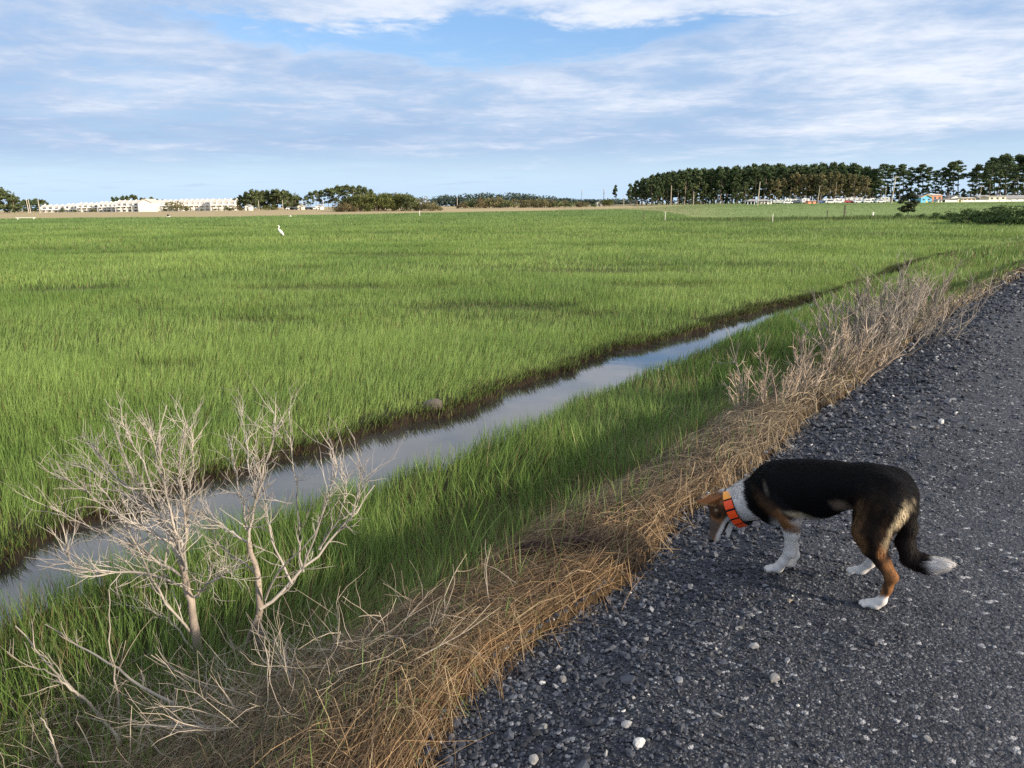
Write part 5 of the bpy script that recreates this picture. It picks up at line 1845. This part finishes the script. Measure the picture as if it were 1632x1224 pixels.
def terrace(q0, q1, ytop, Y, units, label, floors=3, glass=None):
    """a row of joined white town houses with saw-tooth party walls, decks and dark windows"""
    W = (q1 - q0) * PXM(Y)
    r = place('terraced_houses', (q0 + q1) / 2, 337, Y, label, 'house', 'white terraced houses')
    glass = glass or GLASS
    H = at((q0 + q1) / 2, ytop, Y)[2] - r.location.z
    u = W / units
    fh = H * 0.72 / floors
    D = 9.0
    part('wall', boxm(-W / 2, W / 2, 0.0, D, -0.5, H * 0.72), WHITE, r)
    roof = part('roof', [(np.array([(-W / 2, -0.3, H * .72), (W / 2, -0.3, H * .72), (W / 2, D / 2, H), (-W / 2, D / 2, H), (-W / 2, D + .3, H * .72), (W / 2, D + .3, H * .72)]), [np.array([(0, 1, 2, 3), (3, 2, 5, 4)]), np.array([(0, 3, 4), (1, 5, 2)])])], ROOFB, r)
    for i in range(units + 1):
        x = -W / 2 + i * u
        v = np.array([(x - .14, -0.55, H * .70), (x + .14, -0.55, H * .70), (x - .14, D / 2, H + .35), (x + .14, D / 2, H + .35), (x - .14, D + .3, H * .70), (x + .14, D + .3, H * .70),
                      (x - .14, -0.55, H * .70 - .8), (x + .14, -0.55, H * .70 - .8), (x - .14, D + .3, H * .70 - .8), (x + .14, D + .3, H * .70 - .8)])
        f = [np.array([(0, 1, 3, 2), (2, 3, 5, 4), (6, 7, 1, 0), (4, 5, 9, 8), (6, 8, 9, 7)]), np.array([(0, 2, 4), (1, 5, 3), (0, 4, 8), (0, 8, 6), (1, 7, 9), (1, 9, 5)])]
        part('party_wall', (v, f), WHITE, roof)
    for i in range(units):
        x = -W / 2 + (i + 0.5) * u
        for k in range(floors):
            z = k * fh + fh * 0.25
            if floors == 3 and k == 0:
                part('window', boxm(x - u * .36, x + u * .36, -0.06, 0.05, 0.15, fh * .75), glass, r)
            else:
                part('window', boxm(x - u * .24 * rng.uniform(.7, 1.1), x + u * .26, -0.06, 0.05, z, z + fh * rng.uniform(.42, .58)), glass, r)
        if floors >= 2:
            d = part('deck', boxm(x - u * .46, x + u * .46, -1.5, -0.002, fh * (floors - 2) + fh * .86, fh * (floors - 2) + fh * .98), WHITE, r)
            part('railing', [boxm(x - u * .46, x + u * .46, -1.5, -1.42, fh * (floors - 2) + fh * 1.03, fh * (floors - 2) + fh * 1.12)] + [boxm(x + s * u * .44 - .09, x + s * u * .44 + .09, -1.5, -1.40, -0.4, fh * (floors - 2) + fh * .86) for s in (-1, 1)], WHITE, d)
    return r


terrace(66, 104, 326.5, 445, 4, 'low far left terrace of pale houses beside the poles', 2)
terrace(104, 126, 325, 440, 3, 'short white terrace second from the left', 2)
terrace(124, 158, 323.5, 432, 4, 'white terrace third from the left with a dark deck rail', 3)
terrace(158, 187, 321.5, 424, 4, 'white terrace with four open ground floor bays, left of the biggest terrace', 3)
t5 = terrace(186, 222, 319, 412, 4, 'biggest white terrace with dark windows and open bays, under the dark tree tops', 3)
# the plain white end house with its gable to the marsh
r = place('end_house', 232, 337, 408, 'plain white end house with a blank gable wall beside the biggest terrace', 'house')
W = 22 * PXM(408); H = at(232, 317.5, 408)[2] - r.location.z
part('wall', prism([(-W / 2, -.5), (W / 2, -.5), (W / 2, H * .74), (0, H * .98), (-W / 2, H * .74)], 0, 11), WHITE, r)
part('roof', [prism([(-W / 2 - .4, H * .72), (0, H), (0, H + .22), (-W / 2 - .4, H * .72 + .22)], -.4, 11.4), prism([(0, H), (W / 2 + .4, H * .72), (W / 2 + .4, H * .72 + .22), (0, H + .22)], -.4, 11.4)], ROOFB, r)
terrace(244, 285, 318.5, 455, 5, 'white terrace set back behind the loose brownish tree', 3, PGLASS)
terrace(286, 336, 317.5, 440, 6, 'long white saw toothed terrace in the middle of the right half', 3, PGLASS)
terrace(337, 375, 317, 432, 4, 'rightmost white terrace, next to the pine clump', 3, PGLASS)


def pole(q, yt, yb, Y, label, rad=0.15, arm=0.0, mat=None, lean=0.0, z=None):
    b = at(q, yb, Y)
    g = hgt(b[0], Y) if z is None else z
    H = at(q, yt, Y)[2] - g
    r = empty('utility_pole', (b[0], Y, g), label, 'pole')
    ang = np.linspace(0, 2 * math.pi, 9)[:-1]
    ln = [(np.array([(0, 0, -.5), (lean * H * .5, 0, H * .5), (lean * H, 0, H)]), np.array([rad, rad * .85, rad * .7]))]
    V, F = tubes(ln, 8)
    mesh('post', V, F, mat or POLEW, r, True)
    if arm:
        part('crossarm', boxm(lean * H - arm, lean * H + arm, -.08 - rad, .04 - rad, H * .93, H * .93 + .16), POLEW, r)
        V, F = tubes([(np.array([(lean * H + s * arm * .85, -.1 - rad * .2, H * .93 + .16), (lean * H + s * arm * .85, -.1 - rad * .2, H * .93 + .42)]), np.array([.05, .03])) for s in (-1, 1)] + [(np.array([(0.32, -.1, H * .70), (0.32, -.1, H * .80)]), np.array([.2, .2]))] * (1 if arm > 1 else 0), 6)
        mesh('insulators', V, F, STEEL, r, True)
    else:
        V, F = tubes([(np.array([(lean * H, 0, H - .02), (lean * H, 0, H + .12)]), np.array([rad * .72, rad * .5]))], 8)
        mesh('cap', V, F, STEEL, r, True)
    return r


pole(1069, 296, 328, 380, 'straight pale pole in front of the left half of the dense wood', 0.17)
pole(1105, 305.5, 325, 400, 'short pale pole standing before the dark wood', 0.16)
pole(1207, 290, 331, 288, 'tall pale leaning pole in front of the white pavilion', 0.19, lean=0.05)
pole(1303, 296, 326, 380, 'pale leaning pole among the caravans', 0.17, lean=0.05)
pole(1420, 280, 330, 290, 'tallest leaning utility pole with a cross arm, right of the caravans', 0.19, 1.2, lean=0.07)
pole(1410, 298, 324, 380, 'shorter thin pole just left of the tallest utility pole', 0.12)
pole(1511, 309, 324, 380, 'pale short pole right of the orange building', 0.15, lean=0.02)
pole(1561, 296, 323, 380, 'thin pale pole in front of the grey roofed buildings', 0.13, 1.0)
pole(962, 301, 327, 430, 'tall thin pole in the gap left of the lone pine', 0.16, 1.2, DARKW)
pole(994, 310, 328, 420, 'pale pole at the left end of the dense wood', 0.16)
pole(927, 303, 323, 620, 'thin grey pole far off above the brushy strip', 0.14, 1.2, DARKW)
pole(413, 320, 335, 425, 'pale pole in front of the pine clump right of the terraces', 0.18)
pole(451, 319, 334, 425, 'pale pole before the right end of the pine clump', 0.18)
pole(482, 319, 334, 425, 'pale yellowish pole between the clump and the gappy pines', 0.18)
pole(516, 319, 333, 425, 'pale pole beside the scrub left of the thicket', 0.2)
pole(46, 317.5, 339, 390, 'pale pole, left one of the close pair by the terraces', 0.2, lean=-0.06)
pole(49, 318.5, 339, 392, 'pale pole, right one of the close pair by the terraces', 0.2, lean=-0.05)
pole(64, 319, 339, 392, 'single pale pole right at the left end of the terraces', 0.22, lean=-0.04)
pole(729, 314, 329, 400, 'pale pole at the left end of the brushy strip', 0.15)

STK = plain('marker_stake', (0.62, 0.60, 0.52), 0.7, 0.15, 3.0)
for q, yt, yb, Y, w, m_, lab in ((1026, 336.5, 349, 112, .045, DARKW, 'thin dark stake, left of the pair in the marsh'), (1060, 338, 352, 101, .035, STK, 'pale stake, right of the pair in the marsh'), (1231, 341.5, 357, 86, .035, STK, 'pale stake in the bright grass below the white pavilion'),
                            (1318, 335, 349, 104, .05, DARKW, 'dark stake in the marsh below the caravans'), (1345, 327, 350, 100, .06, DARKW, 'taller dark stake with a cross piece below the caravans'), (1391, 339, 345, 115, .10, WHITE, 'small white marker left of the small dark tree'), (669, 336, 344, 165, .07, STK, 'small pale stake in front of the rounded thicket')):
    b = at(q, yb, Y)
    g = hgt(b[0], Y)
    H = at(q, yt, Y)[2] - g
    ms = [boxm(-w, w, -w, w, -.3, H)]
    if w == .06 and m_ is DARKW:
        ms += [boxm(-.45, .45, -.11, -.062, H * .45, H * .50)] + [boxm(-.20, .20, -.11, -.062, H * .7, H * .74)]
    else:
        ms += [boxm(-w * 1.25, w * 1.25, -w * 1.25, w * 1.25, H + .002, H + .06)]
    V, F = joinm(ms)
    o = mesh('marker_stake', V, F, m_)
    o.location = (b[0], Y, g)
    tag(o, lab, 'stake')


# ------------------------------------------------------------------ caravans, cars and houses on the right
def wheelm(x, y, z, r, w=0.24):
    return tubes([(np.array([(x, y - w / 2, z), (x, y - w / 2 + .001, z), (x, y + w / 2 - .001, z), (x, y + w / 2, z)]), np.array([0.01, r, r, 0.01]))], 14)


def caravan(q0, q1, yt, label, mat, Y=388, stripe=True, motor=False):
    r = place('caravan', (q0 + q1) / 2, 327, Y + rng.uniform(-3, 3), label, 'caravan', 'caravans parked before the wood', 0)
    L = (q1 - q0) * PXM(Y)
    H = at((q0 + q1) / 2, yt, Y)[2] - r.location.z
    z0 = 0.62
    D = 2.5
    nose = 0.14 * L
    part('body', prism([(-L / 2, z0), (L / 2 - nose * .3, z0), (L / 2, z0 + (H - z0) * .35), (L / 2 - nose * .45, H - .12), (L / 2 - nose * .8, H), (-L / 2 + .15, H), (-L / 2, H - .15)], 0, D), mat, r)
    n = max(2, int(L / 2.6))
    for i in range(n):
        x = -L / 2 + L * (i + .6) / (n + .4)
        part('window', boxm(x - .45, x + .40, -.025, .02, z0 + (H - z0) * .52, z0 + (H - z0) * .80), GLASS, r)
    part('door', boxm(L * .10, L * .10 + .72, -.022, .02, z0 + .08, z0 + (H - z0) * .48 if L < 5 else z0 + (H - z0) * .86), RVG, r)
    if stripe:
        part('stripe', boxm(-L / 2 + .05, L / 2 - nose * .5, -.018, .02, z0 + (H - z0) * .30, z0 + (H - z0) * .40), RVB, r)
    for s in (-.55, .55):
        V, F = wheelm(-L * .08 + s * .9, .25, .36, .36)
        mesh('wheel', V, F, RUBBER, r, True)
    part('roof_vent', boxm(-L * .2, -L * .2 + .8, .8, 1.6, H + .002, H + .22), RVG, r)
    if not motor:
        part('hitch', boxm(L / 2 - nose * .3, L / 2 + .9, 1.1, 1.3, z0 - .12, z0 - .01), STEEL, r)
    return r


def car(q, Y, L, label, mat, tall=1.55):
    r = place('parked_car', q, 328, Y, label, 'car', None)
    part('body', prism([(-L / 2, .35), (L / 2, .35), (L / 2, .82), (L * .34, .92), (L * .16, tall), (-L * .36, tall), (-L * .47, .95), (-L / 2, .85)], 0, 1.75), mat, r)
    part('side_window', prism([(L * .27, .96), (L * .13, tall - .10), (-L * .33, tall - .10), (-L * .40, .98)], -.02, .02), GLASS, r)
    for s in (-.31, .32):
        V, F = wheelm(L * s, .10, .33, .33)
        mesh('wheel', V, F, RUBBER, r, True)
    return r


CAR_W, CAR_D, CAR_R, CAR_B = (plain(n, c, 0.3, 0.05, 1, 0.6) for n, c in (('white_car_paint', (.75, .75, .75)), ('dark_car_paint', (.03, .035, .05)), ('red_car_paint', (.45, .06, .05)), ('blue_car_paint', (.10, .16, .35))))
for a in ((1232, 1250, 318.5, 'grey caravan right next to the white pavilion', RVG), (1251, 1262, 316.8, 'small white caravan second from the pavilion', RVW), (1263, 1276, 317.5, 'pale caravan behind the white car, left of the coral shed', RVG),
          (1278, 1290, 316.5, 'white caravan behind the coral shed', RVW), (1312, 1330, 317, 'white caravan right of the pole among the caravans', RVW), (1329, 1346, 316.5, 'white caravan with a blue stripe, left of the longest one', RVW),
          (1347, 1376, 315, 'longest caravan, pale grey with two small dark windows', RVG), (1377, 1388, 317, 'white caravan just right of the longest one', RVW), (1387, 1399, 316.3, 'white boxy caravan fourth right of the pole', RVW), (1403, 1418, 314.5, 'pale caravan beside the tallest utility pole', RVG)):
    caravan(*a)
for q, L, lab, m_ in ((1256, 4.4, 'white car in front of the small white caravan', CAR_W), (1268, 4.3, 'dark car left of the coral shed', CAR_D), (1324, 5.2, 'white pickup in front of the caravan right of the pole', CAR_W), (1338, 4.6, 'white car left of the longest caravan', CAR_W),
                      (1354, 4.4, 'red car in front of the longest caravan', CAR_R), (1369, 4.4, 'white car at the right end of the longest caravan', CAR_W), (1384, 4.2, 'white car between the two right hand caravans', CAR_W), (1404, 4.2, 'white car by the tallest utility pole', CAR_W), (1312, 4.2, 'dark blue car near the leaning pole among the caravans', CAR_B)):
    car(q, 378 + rng.uniform(-2, 2), L, lab, m_, 1.9 if 'pickup' in lab else 1.5)


def house(name, q0, q1, yt, Y, wall, roof, label, D=7, eave=0.66, windows=2, trim=None, cat='house', gable=True, door=True):
    r = place(name, (q0 + q1) / 2, 327, Y, label, cat)
    W = (q1 - q0) * PXM(Y)
    H = at((q0 + q1) / 2, yt, Y)[2] - r.location.z
    e = H * eave
    if gable:
        part('wall', prism([(-W / 2, -.4), (W / 2, -.4), (W / 2, e), (0, H - .25), (-W / 2, e)], 0, D), wall, r)
        part('roof', [prism([(-W / 2 - .35, e - .15), (0, H - .2), (0, H), (-W / 2 - .35, e + .05)], -.4, D + .3), prism([(0, H - .2), (W / 2 + .35, e - .15), (W / 2 + .35, e + .05), (0, H)], -.4, D + .3)], roof, r)
    else:
        part('wall', boxm(-W / 2, W / 2, 0, D, -.4, e), wall, r)
        v = np.array([(-W / 2 - .4, -.5, e), (W / 2 + .4, -.5, e), (W / 2 + .4, D / 2, H), (-W / 2 - .4, D / 2, H), (-W / 2 - .4, D + .5, e), (W / 2 + .4, D + .5, e)])
        part('roof', (v, [np.array([(0, 1, 2, 3), (3, 2, 5, 4), (0, 4, 5, 1)]), np.array([(0, 3, 4), (1, 5, 2)])]), roof, r)
    for i in range(windows):
        x = -W / 2 + W * (i + .5) / windows + (W * .0)
        w_ = min(.55, W / windows * .28)
        part('window', boxm(x - w_, x + w_, -.03, .02, e * .48, e * .82), GLASS, r)
    if door:
        part('door', boxm(W * .04 - .4, W * .04 + .4, -.028, .02, 0, min(1.9, e * .42)), trim or DARKW, r)
    if trim:
        part('gable_trim', [prism([(-W / 2 - .35, e + .06), (0, H + .01), (0, H + .22), (-W / 2 - .35, e + .27)], -.46, -.41), prism([(0, H + .01), (W / 2 + .35, e + .06), (W / 2 + .35, e + .27), (0, H + .22)], -.46, -.41)], trim, r)
    return r


house('gabled_house', 1467, 1484, 310.5, 372, BLUE, ROOFG, 'sky blue house with a yellow edged gable behind the small dark tree', 9, .60, 2, YELLOW)
house('orange_house', 1485, 1500, 309, 378, ORANGE, ROOFB, 'coral orange building right of the sky blue house', 7, .82, 2, None, gable=False)
house('coral_shed', 1288, 1300, 319.5, 380, ORANGE, ROOFB, 'low coral shed among the caravans', 4, .80, 1, None, gable=False)
house('yellow_shed', 1484, 1493, 321, 366, YELLOW, ROOFG, 'small yellow shed in front of the coral orange building', 3, .8, 1, gable=False)
house('white_shed', 1494, 1501, 317, 370, WHITE, ROOFG, 'little white shed with a gable right of the coral orange building', 4, .7, 1)
house('low_house', 1507, 1526, 316.5, 395, DARKW, ROOFG, 'dark low house behind the left end of the white fence', 8, .68, 2, gable=False)
house('white_gable_house', 1515, 1532, 311, 410, WHITE, ROOFG, 'white gabled house roof behind the dark low house', 8, .62, 2)
house('yellow_house', 1525, 1533, 316, 375, PALEY, ROOFG, 'narrow pale yellow house by the white fence', 6, .72, 1)
house('tan_house', 1534, 1554, 314.5, 385, TANP, ROOFB, 'tan flat fronted building right of the pale yellow house', 7, .78, 3, gable=False)
house('grey_roof_house', 1562, 1582, 311, 400, RVG, ROOFG, 'grey building with a long roof behind the thin pole', 10, .45, 2, gable=False)
house('white_shop', 1575, 1602, 312, 382, CREAM, ROOFB, 'cream white building with a flat front between the grey roofs', 7, .86, 3, gable=False)
house('long_grey_house', 1602, 1650, 311, 398, RVG, ROOFG, 'long grey roofed building at the right edge', 11, .45, 4, gable=False)
for i, (q, lab) in enumerate(((394, 'small white house in the clump right of the terraces'), (478, 'pale cabin among the trees left of the thicket'), (508, 'small white cabin left of the scrub by the thicket'), (955, 'small white house in the gap left of the lone pine'))):
    house('small_house', q - 4, q + 4, 326 if q < 900 else 321, 420, WHITE if i != 1 else CREAM, ROOFG, lab, 5, .66, 1)
for i, q in enumerate((462, 492, 500, 468)):
    car(q, 405, 4.3, ('white car among the trees left of the gappy pines', 'dark car near the small white cabin', 'white car near the small white cabin', 'dark car right of the pine clump')[i], (CAR_W, CAR_D, CAR_W, CAR_D)[i])

# the open sided pavilion
r = place('pavilion', 1210, 328, 372, 'open white pavilion with a blue grey wall at the edge of the lawn', 'pavilion')
W = 38 * PXM(372)
H = at(1210, 317.5, 372)[2] - r.location.z
part('roof', (np.array([(-W / 2 - .5, -.6, H * .62), (W / 2 + .5, -.6, H * .62), (W / 2 - 1, 4, H), (-W / 2 + 2, 4, H), (-W / 2 - .5, 8.6, H * .62), (W / 2 + .5, 8.6, H * .62)]), [np.array([(0, 1, 2, 3), (3, 2, 5, 4), (0, 4, 5, 1)]), np.array([(0, 3, 4), (1, 5, 2)])]), ROOFG, r)
for i in range(8):
    x = -W / 2 + .2 + i * (W - .4) / 7
    part('post', boxm(x - .13, x + .13, 0, .26, -.3, H * .62 - .002), WHITE, r)
part('wall', boxm(-W / 2 + .4, -W * .05, 4, 4.2, -.3, H * .60), RVB, r)
part('end_wall', boxm(W * .36, W * .36 + 1.8, .3, 6, -.3, H * .60), WHITE, r)
part('railing', boxm(W * .02, W * .46, .30, .36, .55, .75), WHITE, r)


def fence(q0, q1, Y, h, label, mat):
    a, b = at(q0, 324, Y), at(q1, 324, Y)
    r = empty('white_fence', ((a[0] + b[0]) / 2, Y, hgt((a[0] + b[0]) / 2, Y)), label, 'fence')
    L = b[0] - a[0]
    part('panel', boxm(-L / 2, L / 2, 0, .08, .12, h), mat, r)
    n = int(L / 5)
    for i in range(n + 1):
        x = -L / 2 + L * i / n
        part('post', boxm(x - .09, x + .09, -.14, -.002, -.3, h + .12), mat, r)


fence(1506, 1526, 366, 1.0, 'white fence at the edge of the lawn, left piece', WHITE)
fence(1534, 1632, 364, 0.9, 'long low white fence at the edge of the lawn, right piece', WHITE)

# ------------------------------------------------------------------ white birds
BIRD = plain('white_plumage', (0.80, 0.80, 0.77), 0.7, 0.05, 6)
BILL = plain('yellow_bill', (0.75, 0.45, 0.06), 0.4, 0.1, 20)
LEGM = plain('black_leg', (0.02, 0.02, 0.02), 0.6, 0.1, 20)
GREYW = plain('grey_plumage', (0.10, 0.10, 0.11), 0.7, 0.15, 6)


def egret():
    c = at(446, 381, 57.5)
    g = hgt(c[0], 57.5)
    f = Field((-0.5, -0.16, 0.0), (0.45, 0.16, 1.12), 0.02)
    f.chain([(0.02, 0, 0.66, 0.085), (0.12, 0, 0.54, 0.10), (0.22, 0, 0.42, 0.07), (0.33, 0, 0.29, 0.02)], 0.03)
    f.chain([(0.01, 0, 0.68, 0.06), (-0.06, 0, 0.76, 0.036), (-0.02, 0, 0.84, 0.030), (0.03, 0, 0.91, 0.028), (-0.01, 0, 0.98, 0.030), (-0.06, 0, 1.00, 0.035)], 0.02)
    V, Q = f.surface()
    o = mesh('egret', V, Q, BIRD, None, True)
    o.location = (c[0], 57.5, g - 0.02)
    tag(o, 'white egret standing upright in the marsh grass', 'bird')
    V, F = tubes([(np.array([(-0.08, 0, 1.0), (-0.15, 0, 0.985), (-0.22, 0, 0.965)]), np.array([0.018, 0.012, 0.003]))], 6)
    mesh('bill', V, F, BILL, o, True)
    for s in (-1, 1):
        V, F = tubes([(np.array([(0.10, .04 * s, 0.50), (0.12, .045 * s, 0.25), (0.10, .045 * s, 0.0)]), np.array([0.016, 0.013, 0.012]))], 5)
        mesh('leg', V, F, LEGM, o, True)


egret()


def flier(px, py, Y, s, label, wing_m, dih, yaw):
    c = at(px, py, Y)
    f = Field((-0.55, -0.15, -0.15), (0.55, 0.15, 0.2), 0.025)
    f.chain([(-0.30, 0, 0.0, 0.05), (-0.05, 0, 0.0, 0.10), (0.18, 0, 0.02, 0.07), (0.30, 0, 0.05, 0.05), (0.40, 0, 0.05, 0.03)], 0.03)
    V, Q = f.surface()
    o = mesh('flying_bird', V, Q, BIRD, None, True)
    o.location = [float(v) for v in c]
    o.rotation_euler = (0, 0, yaw)
    o.scale = (s, s, s)
    tag(o, label, 'bird')
    for sg in (1, -1):
        pts = [(0.14, 0.05, 0.03), (0.20, 0.45, 0.03 + dih * .45), (0.10, 0.85, 0.03 + dih * .75), (-0.10, 0.80, 0.02 + dih * .72), (-0.14, 0.42, 0.02 + dih * .42), (-0.14, 0.05, 0.02)]
        top = np.array(pts) * [1, sg, 1]
        v = np.vstack([top, top - [0, 0, 0.02]])
        n = 6
        fs = [np.array([[i, (i + 1) % n, n + (i + 1) % n, n + i] for i in range(n)]), np.array([list(range(n)), list(range(2 * n - 1, n - 1, -1))])]
        mesh('wing', v, fs, wing_m, o)
    V, F = tubes([(np.array([(0.42, 0, 0.05), (0.54, 0, 0.045)]), np.array([0.018, 0.004]))], 5)
    mesh('bill', V, F, BILL, o, True)
    return o


flier(268, 345.2, 178, 1.15, 'white bird with dark raised wings skimming the far marsh before the terraces', GREYW, 0.55, 0.25)
flier(462, 344.8, 172, 0.95, 'white bird flying low over the marsh before the pine clump', BIRD, 0.28, 0.1)
# a washed-up white board on the far marsh
a = at(41, 349, 176)
g = hgt(a[0], 176)
V, F = joinm([boxm(-2.2, 2.2, -.12, .12, 0.40, 0.50), boxm(-1.9, -1.7, -.10, .10, -.1, .399), boxm(1.7, 1.9, -.10, .10, -.1, .399)])
o = mesh('white_board', V, F, WHITE)
o.location = (a[0], 176, g)
tag(o, 'long white board on short posts at the far edge of the marsh, left', 'board')
